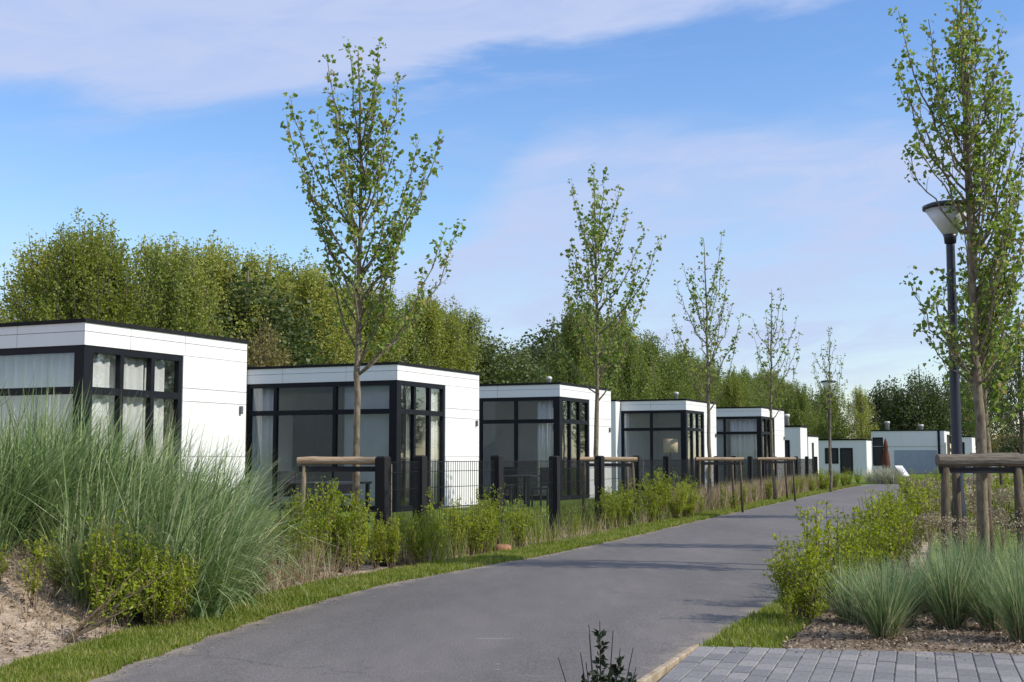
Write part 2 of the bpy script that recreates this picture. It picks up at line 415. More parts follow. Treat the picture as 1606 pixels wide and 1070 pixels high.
# ------------------------------------------------------------------ mesh helpers
def new_mesh(name, V, Fc, mtl, smooth=False):
    V = np.asarray(V, dtype=np.float32)
    me = bpy.data.meshes.new(name)
    if isinstance(Fc, np.ndarray):
        k = Fc.shape[1]
        nf = len(Fc)
        me.vertices.add(len(V))
        me.vertices.foreach_set('co', V.ravel())
        me.loops.add(nf * k)
        me.loops.foreach_set('vertex_index', Fc.astype(np.int32).ravel())
        me.polygons.add(nf)
        me.polygons.foreach_set('loop_start', np.arange(0, nf * k, k, dtype=np.int32))
        me.polygons.foreach_set('loop_total', np.full(nf, k, dtype=np.int32))
        me.update(calc_edges=True)
        me.validate()
    else:
        me.from_pydata([tuple(map(float, v)) for v in V], [], Fc)
        me.update()
    if mtl is not None:
        me.materials.append(mtl)
    if smooth:
        me.polygons.foreach_set('use_smooth', np.ones(len(me.polygons), dtype=bool))
    return me


def link(name, data, parent=None, loc=(0, 0, 0), rz=0.0, **props):
    o = bpy.data.objects.new(name, data)
    COL.objects.link(o)
    o.location = loc
    if rz:
        o.rotation_euler = (0, 0, rz)
    if parent is not None:
        o.parent = parent
    for k, v in props.items():
        o[k] = v
    return o


def thing(name, label, cat, loc=(0, 0, 0), rz=0.0, group=None):
    o = link(name, None, None, loc, rz, label=label, category=cat)
    if group:
        o['group'] = group
    return o


class MB:
    def __init__(s):
        s.V, s.F = [], []

    def box(s, x0, x1, y0, y1, z0, z1):
        b = len(s.V)
        s.V += [(x0, y0, z0), (x1, y0, z0), (x1, y1, z0), (x0, y1, z0), (x0, y0, z1), (x1, y0, z1), (x1, y1, z1), (x0, y1, z1)]
        s.F += [tuple(b + i for i in f) for f in ((0, 3, 2, 1), (4, 5, 6, 7), (0, 1, 5, 4), (1, 2, 6, 5), (2, 3, 7, 6), (3, 0, 4, 7))]
        return s

    def tube(s, P, rad, sides=6, caps=True):
        v, f = tube(P, rad, sides, caps)
        b = len(s.V)
        s.V += [tuple(q) for q in v]
        s.F += [tuple(b + i for i in q) for q in f]
        return s

    def lathe(s, prof, sides=20, c=(0, 0)):
        b = len(s.V)
        for r_, z in prof:
            for k in range(sides):
                a = 2 * math.pi * k / sides
                s.V.append((c[0] + r_ * math.cos(a), c[1] + r_ * math.sin(a), z))
        for i in range(len(prof) - 1):
            for k in range(sides):
                k2 = (k + 1) % sides
                s.F.append((b + i * sides + k, b + i * sides + k2, b + (i + 1) * sides + k2, b + (i + 1) * sides + k))
        s.F.append(tuple(b + k for k in reversed(range(sides))))
        s.F.append(tuple(b + (len(prof) - 1) * sides + k for k in range(sides)))
        return s

    def build(s, name, mtl, parent=None, smooth=False, loc=(0, 0, 0), rz=0.0, bevel=0.0, **props):
        me = new_mesh(name, s.V, s.F, mtl, smooth)
        o = link(name, me, parent, loc, rz, **props)
        if bevel:
            md = o.modifiers.new('bevel', 'BEVEL')
            md.width = bevel
            md.segments = 2
        return o


def tube(P, rad, sides=6, caps=True):
    P = np.asarray(P, float)
    rad = np.broadcast_to(np.asarray(rad, float), (len(P),))
    T = np.gradient(P, axis=0)
    T /= np.linalg.norm(T, axis=1)[:, None] + 1e-9
    ref = np.array([0.0, 0, 1]) if abs(T[0][2]) < 0.9 else np.array([1.0, 0, 0])
    A = np.cross(T, ref)
    A /= np.linalg.norm(A, axis=1)[:, None] + 1e-9
    B = np.cross(T, A)
    ang = np.arange(sides) * 2 * np.pi / sides
    V = P[:, None, :] + rad[:, None, None] * (np.cos(ang)[None, :, None] * A[:, None, :] + np.sin(ang)[None, :, None] * B[:, None, :])
    V = V.reshape(-1, 3)
    Fc = []
    for i in range(len(P) - 1):
        for k in range(sides):
            k2 = (k + 1) % sides
            Fc.append((i * sides + k, (i + 1) * sides + k, (i + 1) * sides + k2, i * sides + k2))
    if caps:
        Fc.append(tuple(range(sides)))
        Fc.append(tuple((len(P) - 1) * sides + k for k in reversed(range(sides))))
    return V, Fc


def leaves_arrays(C, size, rng, aspect=0.62, up=0.35, out=None, fold=0.22, lobed=False):
    """kite-shaped folded leaves: verts, quads"""
    N = len(C)
    size = np.broadcast_to(size, (N,)) * rng.uniform(0.7, 1.3, N)
    d = rng.normal(size=(N, 3))
    if out is not None:
        d = d * 0.8 + out
    d[:, 2] += rng.normal(0, 0.3, N)
    d /= np.linalg.norm(d, axis=1)[:, None] + 1e-9
    nrm = rng.normal(size=(N, 3))
    nrm[:, 2] += up * 2
    s = np.cross(d, nrm)
    s /= np.linalg.norm(s, axis=1)[:, None] + 1e-9
    nn = np.cross(s, d)
    L = size[:, None]
    Wd = L * aspect * 0.5
    b0 = C
    tip = C + d * L + nn * L * rng.uniform(-0.25, 0.1, N)[:, None]
    mid = C + d * L * 0.52
    lf = mid + s * Wd + nn * L * fold
    rt = mid - s * Wd + nn * L * fold
    if lobed:
        # two folded halves with a wide lower and a narrower upper lobe
        def lobe(s_, along, wide):
            return C + d * L * along + s * Wd * wide * s_ + nn * L * fold * wide
        q1 = np.stack([b0, lobe(-1, 0.30, 1.15), lobe(-1, 0.72, 0.62), tip], axis=1)
        q2 = np.stack([b0, tip, lobe(1, 0.72, 0.62), lobe(1, 0.30, 1.15)], axis=1)
        V = np.concatenate([q1[:, [0, 1, 2, 3]], q2[:, [2, 3]]], axis=1).reshape(-1, 3)
        i_ = np.arange(N)[:, None] * 6
        Q = np.concatenate([i_ + np.array([[0, 1, 2, 3]]), i_ + np.array([[0, 3, 4, 5]])], 0)
        return V, Q
    V = np.stack([b0, rt, tip, lf], axis=1).reshape(-1, 3)
    Q = np.arange(N * 4).reshape(N, 4)
    return V, Q


def blade_arrays(base, az_, lean, bend, length, width, K, rng):
    """curved tapering grass blades; returns verts, quads"""
    N = len(base)
    th = lean
    pos = base.copy()
    w0 = np.stack([-np.sin(az_), np.cos(az_), np.zeros(N)], 1)
    tw = rng.uniform(-1, 1, N)[:, None]
    h = np.stack([np.cos(az_), np.sin(az_), np.zeros(N)], 1)
    w0 = w0 * np.cos(tw) + h * np.sin(tw)
    rows = []
    for k in range(K + 1):
        s = k / K
        wd = width * (1 - s) ** 0.7 + width * 0.06
        rows.append(pos - w0 * wd[:, None] * 0.5)
        rows.append(pos + w0 * wd[:, None] * 0.5)
        t_ = th + bend * (s + 0.5 / K)
        d = h * np.sin(t_)[:, None]
        d[:, 2] = np.cos(t_)
        pos = pos + d * (length / K)[:, None]
    V = np.stack(rows, 1).reshape(-1, 3)
    n_ = 2 * (K + 1)
    idx = np.arange(N)[:, None] * n_
    Q = np.concatenate([np.concatenate([idx + 2 * k, idx + 2 * k + 1, idx + 2 * k + 3, idx + 2 * k + 2], 1)[:, None, :] for k in range(K)], 1).reshape(-1, 4)
    return V, Q


def cat_arrays(parts):
    V, Q, b = [], [], 0
    for v, q in parts:
        V.append(v)
        Q.append(np.asarray(q) + b)
        b += len(v)
    return np.concatenate(V), np.concatenate(Q)


ORD = ['first', 'second', 'third', 'fourth', 'fifth', 'sixth', 'seventh', 'eighth', 'ninth', 'tenth', 'eleventh', 'twelfth', 'thirteenth',
       'fourteenth', 'fifteenth', 'sixteenth', 'seventeenth', 'eighteenth', 'nineteenth', 'twentieth']
ORD += ['twenty-' + o for o in ORD[:9]] + ['thirtieth'] + ['thirty-' + o for o in ORD[:9]] + ['fortieth'] + ['forty-' + o for o in ORD[:9]] + ['fiftieth']

# ------------------------------------------------------------------ layout lines
LE = np.array([(-2.75, -6), (-2.75, 2), (-2.5, 5), (-2.29, 6.88), (-2.12, 8.2), (-1.86, 9.7), (-1.36, 11.8), (-0.66, 13.6), (0.12, 15.3), (1.4, 18.6),
               (3.2, 23.7), (6.05, 31.6), (10.6, 44.0), (14.6, 54.6), (17.2, 60), (20.5, 65.5), (25, 71), (31, 76)])
RE = np.array([(-0.2, -6), (-0.2, 2), (0.05, 5), (0.706, 6.88), (1.11, 7.97), (1.56, 9.07), (2.13, 10.44), (2.75, 12.2), (3.5, 14.4), (4.65, 17.5),
               (6.4, 22.5), (9.25, 30.4), (13.8, 42.8), (17.7, 53.2), (20.2, 57.6), (23.2, 62.4), (27, 67), (32.5, 71.5)])


def dense(P, step=0.4):
    P = np.asarray(P)
    t_ = np.concatenate([[0], np.cumsum(np.linalg.norm(np.diff(P, axis=0), axis=1))])
    # Catmull-Rom style smoothing by cubic interpolation of each coordinate
    q = np.arange(0, t_[-1], step)
    out = []
    for c in range(2):
        y = P[:, c]
        mslope = np.gradient(y, t_)
        i = np.clip(np.searchsorted(t_, q) - 1, 0, len(t_) - 2)
        hh = t_[i + 1] - t_[i]
        s = (q - t_[i]) / hh
        out.append((2 * s**3 - 3 * s**2 + 1) * y[i] + (s**3 - 2 * s**2 + s) * hh * mslope[i] + (-2 * s**3 + 3 * s**2) * y[i + 1] + (s**3 - s**2) * hh * mslope[i + 1])
    return np.stack(out, 1)


LED = dense(LE)
RED = dense(RE)


def xl(y):
    return np.interp(y, LED[:, 1], LED[:, 0])


def xr(y):
    return np.interp(y, RED[:, 1], RED[:, 0])


def sstep(v, a, b):
    t_ = np.clip((v - a) / (b - a), 0, 1)
    return t_ * t_ * (3 - 2 * t_)


def wave(x, y):
    return (np.sin(x * 1.7 + 0.6) * np.sin(y * 1.3 + 1.1) + 0.6 * np.sin(x * 3.9 + y * 2.1) + 0.35 * np.sin(x * 7.3 - y * 6.1 + 2) + 0.2 * np.sin(x * 15 + y * 13)) / 2.1


def ground_z(x, y):
    x = np.asarray(x, float)
    y = np.asarray(y, float)
    d = (xl(y) - x) * 0.96
    Hm = 0.60 * (1 - sstep(y, 10.3, 14.6))
    rise = sstep(d, 0.55, 2.3)
    back = 1 - sstep(d + 0.0 * y, 5.5, 8.0)
    z = Hm * rise * back
    z = z + 0.05 * wave(x, y) * sstep(d, 0.6, 1.2) * (1 - sstep(y, 13, 16)) * back
    dr = x - xr(y)
    z = z + 0.035 * sstep(dr, 0.6, 1.5) * (0.6 + 0.4 * wave(x, y)) * sstep(y, 8.2, 9.0) * (1 - sstep(y, 40, 50))
    return z


# ------------------------------------------------------------------ ground sheets
xs = np.concatenate([[-1800, -900, -450, -220, -120, -70, -45, -30, -22, -16], np.arange(-12, 10.01, 0.2), [12, 15, 20, 28, 40, 60, 100, 180, 350, 800, 1800]])
ys = np.concatenate([[-400, -150, -60, -25, -10, -4, 0, 2, 4], np.arange(5, 20.01, 0.2), np.arange(21, 60, 1.5), [65, 75, 90, 110, 150, 220, 350, 600, 1000, 1900]])
X, Y = np.meshgrid(xs, ys)
Z = ground_z(X, Y)
nx, ny = len(xs), len(ys)
gv = np.stack([X.ravel(), Y.ravel(), Z.ravel()], 1)
ii = (np.arange(ny - 1)[:, None] * nx + np.arange(nx - 1)[None, :]).ravel()
gq = np.stack([ii, ii + 1, ii + nx + 1, ii + nx], 1)
link('ground', new_mesh('ground', gv, gq, M['sand'], True), kind='structure')


def strip(name, A, B, z, mtl, cross=4, crown=0.0):
    A, B = np.asarray(A), np.asarray(B)
    V = []
    for k in range(cross + 1):
        s = k / cross
        p_ = A * (1 - s) + B * s
        V.append(np.concatenate([p_, np.full((len(p_), 1), z + crown * 4 * s * (1 - s))], 1))
    V = np.stack(V, 1).reshape(-1, 3)
    c = cross + 1
    i = (np.arange(len(A) - 1)[:, None] * c + np.arange(cross)[None, :]).ravel()
    Q = np.stack([i, i + 1, i + c + 1, i + c], 1)
    me = new_mesh(name, V, Q, mtl, True)
    uv = me.uv_layers.new(name='across')
    vi = np.empty(len(me.loops), dtype=np.int32)
    me.loops.foreach_get('vertex_index', vi)
    uv.data.foreach_set('uv', np.stack([(vi % c) / cross, (vi // c) * 0.2], 1).astype(np.float32).ravel())
    return link(name, me, kind='structure')


def resample(P, nn):
    t_ = np.concatenate([[0], np.cumsum(np.linalg.norm(np.diff(P, axis=0), axis=1))])
    q = np.linspace(0, t_[-1], nn)
    return np.stack([np.interp(q, t_, P[:, 0]), np.interp(q, t_, P[:, 1])], 1)


NA = 420
LA, RA = resample(LED, NA), resample(RED, NA)
rngr = np.random.default_rng(5)


def jit(P, a, side):
    w = np.convolve(rngr.normal(0, 1, len(P) + 8), np.ones(5) / 5, 'same')[4:-4]
    T = np.gradient(P, axis=0)
    T /= np.linalg.norm(T, axis=1)[:, None]
    Nn = np.stack([-T[:, 1], T[:, 0]], 1)
    return P + Nn * (side + a * w)[:, None] if not np.isscalar(side) else P + Nn * (side + a * w[:, None])


strip('road', jit(LA, 0.012, 0.0), jit(RA, 0.012, 0.0), 0.014, M['asphalt'], 6, 0.02)
# grass verge along the far side of the road
strip('verge_left', jit(LA, 0.03, -0.02), jit(LA, 0.09, 0.58), 0.008, M['turf'], 3, 0.012)


def poly(name, pts, z, mtl):
    me = new_mesh(name, [(a, b, z) for a, b in pts], [tuple(range(len(pts)))], mtl)
    return link(name, me, kind='structure')


# ------------------------------------------------------------------ fence line
FP = [(-1.45, 14.6), (-1.13, 16.0), (-0.20, 17.6), (0.643, 19.4), (1.49, 22.0), (2.36, 24.5), (3.22, 27.0), (4.35, 30.2), (5.15, 32.6), (6.0, 35.0), (6.9, 37.5), (7.75, 40.0),
      (8.65, 42.5), (9.55, 45.0), (10.45, 47.5), (11.4, 50.0), (12.35, 52.5)]
FPa = np.array(FP)
# garden lawn behind the fence out to the tree belt
lawn_pts = [(-1.9, 14.3)] + [(a - 0.1, b + 0.1) for a, b in FP[1:]] + [(40, 100), (60, 170), (20, 190), (-24, 62), (-34, 40), (-20, 21), (-5.5, 16.5)]
poly('garden_lawn', lawn_pts, 0.012, M['turf'])
# lawn right of the road
poly('lawn_right', [(3.95, 12.4), (8.5, 11.4), (30, 12), (60, 30), (80, 110), (52, 120), (33, 78), (25.5, 64), (21.5, 57), (15, 42), (10.4, 30), (7.0, 21.5)], 0.052, M['turf'])
poly('verge_right', [(1.14, 7.965), (1.625, 7.88), (1.95, 8.75), (2.45, 10.0), (2.9, 11.2), (3.3, 12.4), (3.05, 12.9), (2.72, 12.2), (2.1, 10.44), (1.53, 9.07)], 0.018, M['turf'])
poly('planting_bed', [(1.625, 7.878), (6.245, 7.07), (9, 8), (9, 11.2), (3.9, 12.3), (2.9, 11.2), (2.45, 10.0), (1.95, 8.75)], 0.056, M['soil'])

# ------------------------------------------------------------------ paved bay, bottom right
pu = np.array((0.30, 0.954))      # long axis of a paver
pv = np.array((0.954, -0.30))
pv_edge = np.array((0.985, -0.172))
P0 = np.array((1.13, 7.96))
pave = poly('pavement', [tuple(P0 + pv_edge * a + pu * b) for a, b in ((0.0, 0.0), (5.2, 0.0), (5.2, -2.6), (0.0, -2.6))], 0.052, M['joint_sand'])
bm = MB()
bw, bl, bh, c_ = 0.0985, 0.203, 0.05, 0.004
vv = []
for (a, b, z) in ((0, 0, 0), (1, 0, 0), (1, 1, 0), (0, 1, 0)):
    vv.append((a * bw, b * bl, z))
top = [(c_, c_, bh), (bw - c_, c_, bh), (bw - c_, bl - c_, bh), (c_, bl - c_, bh)]
midr = [(0, 0, bh - c_), (bw, 0, bh - c_), (bw, bl, bh - c_), (0, bl, bh - c_)]
V8 = vv + midr + top
F8 = [(8, 9, 10, 11)] + [(i, (i + 1) % 4, 4 + (i + 1) % 4, 4 + i) for i in range(4)] + [(4 + i, 4 + (i + 1) % 4, 8 + (i + 1) % 4, 8 + i) for i in range(4)]
brick_me = new_mesh('brick', V8, F8, M['paver'])
skew = math.atan2(pu[1], pu[0]) - math.pi / 2
V8h = [(x, y * 0.483 if y < bl / 2 else y - 0.105, z) for x, y, z in V8]
brick_half = new_mesh('brick', V8h, F8, M['paver'])
rb_ = random.Random(3)
for col in range(31):
    for row in range(9):
        half = row == 0 and col % 2
        back = 0.105 if half else (row * 0.21 + 0.105 if col % 2 else (row + 1) * 0.21)
        base = P0 + pv_edge * (0.012 + col * 0.1055) - pu * (back + 0.004)
        link('brick', brick_half if half else brick_me, pave, (base[0], base[1], 0.012 + rb_.uniform(-0.0025, 0.0025)), skew + rb_.uniform(-0.012, 0.012))
VR, FR = [], []
cs, sn = math.cos(skew), math.sin(skew)
for col in range(49):
    for row in range(12):
        if col < 31 and row < 9:
            continue
        half = row == 0 and col % 2
        back = 0.105 if half else (row * 0.21 + 0.105 if col % 2 else (row + 1) * 0.21)
        base = P0 + pv_edge * (0.012 + col * 0.1055) - pu * (back + 0.004)
        k0 = len(VR)
        VR += [(base[0] + x * cs - y * sn, base[1] + x * sn + y * cs, z + 0.012) for x, y, z in (V8h if half else V8)]
        FR += [tuple(k0 + q for q in f) for f in F8]
link('brick', new_mesh('brick', VR, FR, M['paver']), pave, kind='stuff')
# kerb between asphalt and pavers
kerb = thing('kerb', 'pale sandy concrete kerb between asphalt and grey pavers', 'kerb', (0, 0, 0))
kd = np.array((-0.40, -1.09)); kd /= np.linalg.norm(kd)
K0 = np.array((1.13, 8.02))
for i in range(4):
    a = K0 + kd * (i * 0.8 + 0.004); b = K0 + kd * ((i + 1) * 0.8 - 0.004)
    perp = np.array((-kd[1], kd[0])) * 0.019
    mb = MB()
    q = [a - perp, a + perp, b + perp, b - perp]
    mb.V = [(*q_, 0.0) for q_ in q] + [(*q_, 0.062) for q_ in q]
    mb.F = [(0, 3, 2, 1), (4, 5, 6, 7), (0, 1, 5, 4), (1, 2, 6, 5), (2, 3, 7, 6), (3, 0, 4, 7)]
    mb.build('kerb_stone', M['kerb'], kerb, bevel=0.006)

# ------------------------------------------------------------------ cabins
ROW = R(65)                      # local +x runs along the row, local +y along the shaded front
H_C = 3.30


def curtain(parent, along0, along1, z0, z1, depth, face, mtl, waves=9, amp=0.05, seed=0):
    """pleated cloth hung inside the glass, given real thickness"""
    rr = random.Random(seed)
    nn = max(12, int(waves * 8))
    V, Fc = [], []
    ph = rr.uniform(0, 6)
    for i in range(nn + 1):
        s = i / nn
        a = along0 + (along1 - along0) * s
        w = amp * math.sin(s * waves * 2 * math.pi + ph + 0.7 * math.sin(s * 9 + ph)) + 0.4 * amp * math.sin(s * waves * 4.7 + ph)
        for z in (z0, z1):
            for e in (0, 0.006):
                dd = depth + w * (0.65 if z == z1 else 1.0) + e
                V.append((a, dd, z) if face == 'side' else (dd, a, z))
    for i in range(nn):
        b = i * 4
        Fc += [(b, b + 4, b + 6, b + 2), (b + 1, b + 3, b + 7, b + 5), (b, b + 1, b + 5, b + 4), (b + 2, b + 6, b + 7, b + 3)]
    Fc += [(0, 2, 3, 1), (nn * 4, nn * 4 + 1, nn * 4 + 3, nn * 4 + 2)]
    me = new_mesh('curtain', V, Fc, mtl, True)
    return link('curtain', me, parent)


def cabin(label, corner, front, side, W, L=4.0, H=H_C, fin=None, curtains=(), blinds=(), interior=True, flue=None, fascia_joints=(2.2,), side_joints=(), wall_lamp=True,
          furniture=True, name='cabin'):
    t_ = thing(name, label, 'cabin', (corner[0], corner[1], 0), ROW, 'white flat-roofed cabins in a row')
    zt = H - 0.07                     # underside of the black roof edge
    zc = H - 0.19                     # joint below the cap strip
    zw = H - 0.40                     # top of the glazing
    ztr = 2.22 if H > 3 else H - 1.0  # transom
    zs = 0.10

    def B(face, a0, a1, d0, d1, z0, z1, mb):
        """a: along the facade, d: outward from the facade plane"""
        if face == 'front':
            mb.box(-d1, -d0, a0, a1, z0, z1)
        else:
            mb.box(a0, a1, -d1, -d0, z0, z1)

    core = MB()
    # back wall, far side wall, floor slab and the lintel over the glass
    core.box(L - 0.15, L - 0.03, 0.03, W - 0.03, 0, zt)
    core.box(0.1, L - 0.16, W - 0.15, W - 0.03, 0, zt)
    core.box(0.0, 0.15, 0.0, W - 0.16, zw, zt)
    core.box(0.16, L - 0.16, 0.0, 0.15, zw, zt)
    for face, segs in (('front', front), ('side', side)):
        a = 0.0
        for w, kind in segs:
            if kind == 'wall':
                lo = a if a > 0 else 0.16
                hi = min(a + w, (W if face == 'front' else L) - 0.16)
                B(face, lo, hi, -0.15, 0.0, 0, zw - 0.001, core)
            a += w
    core.build('wall', M['backing'], t_)
    fl = MB().box(0.02, L - 0.16, 0.02, W - 0.16, 0.0, zs)
    fl.build('floor', M['inner_floor'], t_)
    iw = MB()
    iw.box(L - 0.22, L - 0.155, 0.2, W - 0.2, zs + 0.002, zt - 0.03)
    if interior:
        iw.box(2.35, L - 0.23, 0.16, 0.20, zs + 0.002, zt - 0.03)
        iw.box(0.2, L - 0.23, W - 0.22, W - 0.155, zs + 0.002, zt - 0.03)
    iw.build('inner_wall', M['inner_wall'], t_)
    # roof: dark deck with black edge trim
    rf = MB().box(-0.02, L - 0.002, -0.02, W, zt - 0.02, zt + 0.012)
    roof = rf.build('roof', M['roof_black'], t_)
    tr_ = MB()
    tr_.box(-0.055, 0.03, -0.055, W + 0.02, zt + 0.014, H)
    tr_.box(0.031, L + 0.02, -0.055, 0.03, zt + 0.014, H)
    tr_.box(L - 0.06, L + 0.02, 0.031, W + 0.02, zt + 0.014, H)
    tr_.box(0.031, L - 0.061, W - 0.06, W + 0.02, zt + 0.014, H)
    tr_.build('roof_edge', M['roof_black'], roof)
    if flue:
        fm = MB()
        fm.lathe([(0.06, zt + 0.02), (0.06, zt + 0.34), (0.085, zt + 0.35), (0.085, zt + 0.42), (0.03, zt + 0.45)], 14, flue)
        fm.build('flue', M['pipe'], roof, True)
    # cladding panels, each its own board with an open joint round it
    g = 0.005
    th = 0.028
    for face, segs, LEN, joints in (('front', front, W, fascia_joints), ('side', side, L, side_joints or (2.23,))):
        js = [-th if face == 'side' else 0.0] + [j for j in joints if j < LEN] + [LEN]
        for j0, j1 in zip(js[:-1], js[1:]):
            lo = j0 + (g if j0 > 0 else 0)
            hi = j1 - (g if j1 < LEN else 0)
            mb = MB(); B(face, lo, hi, 0.002, th, zc + g, zt + 0.01, mb); mb.build('panel', M['white'], t_)
            mb = MB(); B(face, lo, hi, 0.002, th, zw + 0.002, zc - g, mb); mb.build('panel', M['white'], t_)
        a = 0.0
        for w, kind in segs:
            if kind == 'wall':
                hi_ = a + w
                for z0, z1 in ((0.05, 1.22), (1.22, 2.14), (2.14, 2.36), (2.36, zw + 0.002)):
                    if z0 >= zw:
                        continue
                    mb = MB(); B(face, a + 0.004, hi_, 0.002, th, z0 + g, min(z1, zw) - g, mb); mb.build('panel', M['white'], t_)
            a += w
    # end panels on the back corner of the side wall
    # glazing
    for face, segs in (('front', front), ('side', side)):
        a = 0.0
        for w, kind in segs:
            if kind != 'wall':
                bays = kind
                a0, a1 = a + (0.10 if a == 0 else 0), a + w
                fr_ = MB()
                fw, d0, d1 = 0.085, -0.09, 0.012
                B(face, a0, a1, d0, d1, zw - 0.10, zw - 0.001, fr_)
                B(face, a0, a1, d0, d1, zs - 0.06, zs + 0.04, fr_)
                B(face, a0, a1, d0 + 0.004, d1 - 0.004, ztr - 0.055, ztr + 0.055, fr_)
                edges = [a0 + 0.001]
                tot = sum(bays)
                for b_ in bays:
                    edges.append(edges[-1] + b_ / tot * (a1 - a0 - 0.002))
                for i, e in enumerate(edges):
                    c0 = e - fw / 2
                    if i == 0:
                        c0 = e
                    elif i == len(edges) - 1:
                        c0 = e - fw
                    B(face, c0, c0 + fw, d0 + 0.002, d1 - 0.002, zs + 0.041, zw - 0.101, fr_)
                win = fr_.build('window', M['black_frame'], t_)
                for e0, e1 in zip(edges[:-1], edges[1:]):
                    for z0, z1 in ((zs + 0.03, ztr - 0.04), (ztr + 0.04, zw - 0.08)):
                        mb = MB(); B(face, e0 + 0.03, e1 - 0.03, -0.045, -0.037, z0, z1, mb)
                        mb.build('pane', M['glass'], win)
            a += w
    # dark corner post
    if front[0][1] != 'wall' and side[0][1] != 'wall':
        cp = MB().box(-0.012, 0.098, -0.012, 0.098, 0.0, zw - 0.001)
        cp.build('corner_post', M['black_frame'], t_)
    if fin:
        f0, fl_ = fin                 # start along the front, how far it projects
        mb = MB().box(-fl_, -0.06, f0 + 0.004, f0 + 3.2, 0, zt)
        mb.build('wing_wall', M['white'], t_)
        mb = MB().box(-fl_ - 0.03, -0.061, f0 - 0.02, f0 + 3.23, zt + 0.014, H - 0.004)
        mb.build('wing_roof', M['roof_black'], t_)
    for i, (face, c0, c1) in enumerate(curtains):
        curtain(t_, c0, c1, zs + 0.02, zw - 0.12, 0.16, face, M['curtain'], waves=max(2.5, (c1 - c0) * 5.5), seed=i + int(corner[1] * 10))
    for i, (face, c0, c1) in enumerate(blinds):
        mb = MB(); B(face, c0, c1, -0.20, -0.17, zs + 0.02, zw - 0.12, mb)
        mb.build('blind', M['blind'], t_)
    if wall_lamp:
        mb = MB().box(L - 0.20, L - 0.14, -0.075, -th - 0.001, 1.97, 2.11)
        mb.build('wall_lamp', M['bin_dark'], t_)
    if interior and furniture:
        mb = MB().box(1.5, 2.2, W - 0.9, W - 0.25, zs + 0.002, 2.3)
        mb.build('cupboard', M['inner_dark'], t_)
        mb = MB().box(2.6, 3.4, 0.9, 2.9, zs + 0.002, 0.75)
        mb.box(3.3, 3.45, 0.88, 2.92, 0.751, 1.1)
        mb.build('sofa', M['inner_dark'], t_)
    return t_


cabin('largest white cabin with drawn pale curtains behind the tall dune grass', (-6.47, 19.4),
      [(2.05, (1.15, )), (3.9, (1.2, 1.0, 1.2)), (2.05, 'wall')], [(2.26, (1, 1, 1)), (1.74, 'wall')], 8.0,
      curtains=[('side', 0.14, 0.86), ('side', 0.87, 1.58), ('side', 1.59, 2.04), ('front', 0.2, 2.0), ('front', 2.05, 4.8)],
      fascia_joints=(1.35, 4.2, 6.4), side_joints=(0.98, 2.3), furniture=False)
cabin('white cabin whose glass front stands behind the nearest young tree', (-2.53, 28.25),
      [(4.0, (1.55, 1.65, 0.8))], [(2.22, (1, 1, 1)), (1.78, 'wall')], 4.0 + 0.0,
      fin=(4.0, 0.5), curtains=[('side', 1.55, 2.1), ('front', 3.35, 3.75), ('side', 0.75, 0.95)], blinds=[('front', 0.15, 1.45)], fascia_joints=(1.3, 3.0))
cabin('white cabin standing third from the dune grass, beside the second young tree', (1.32, 35.9),
      [(2.5, (1.3, 1.2)), (2.4, (1, 1)), (3.1, 'wall')], [(2.2, (1, 1, 1)), (1.8, 'wall')], 8.0,
      curtains=[('front', 0.2, 0.75), ('side', 0.2, 0.45)], fascia_joints=(1.9, 4.4), flue=(3.0, 1.6))
cabin('white cabin with a tan lampshade in its front window', (6.2, 46.0),
      [(2.45, (1.25, 1.2))], [(2.2, (1, 1, 1)), (1.6, 'wall')], 2.45, L=3.8,
      fin=(2.45, 0.55), curtains=[('side', 1.5, 2.05)], fascia_joints=(1.3,), flue=(2.4, 1.1), furniture=False)
cabin('white cabin with curtained front glass, the fifth of the row', (10.24, 53.0),
      [(2.9, (1.5, 1.4)), (2.6, (1, 1)), (2.5, 'wall')], [(2.2, (1, 1, 1)), (1.8, 'wall')], 8.0,
      curtains=[('front', 0.2, 1.35), ('side', 0.2, 1.2)], blinds=[('front', 1.5, 2.8)], fascia_joints=(1.9, 4.4))


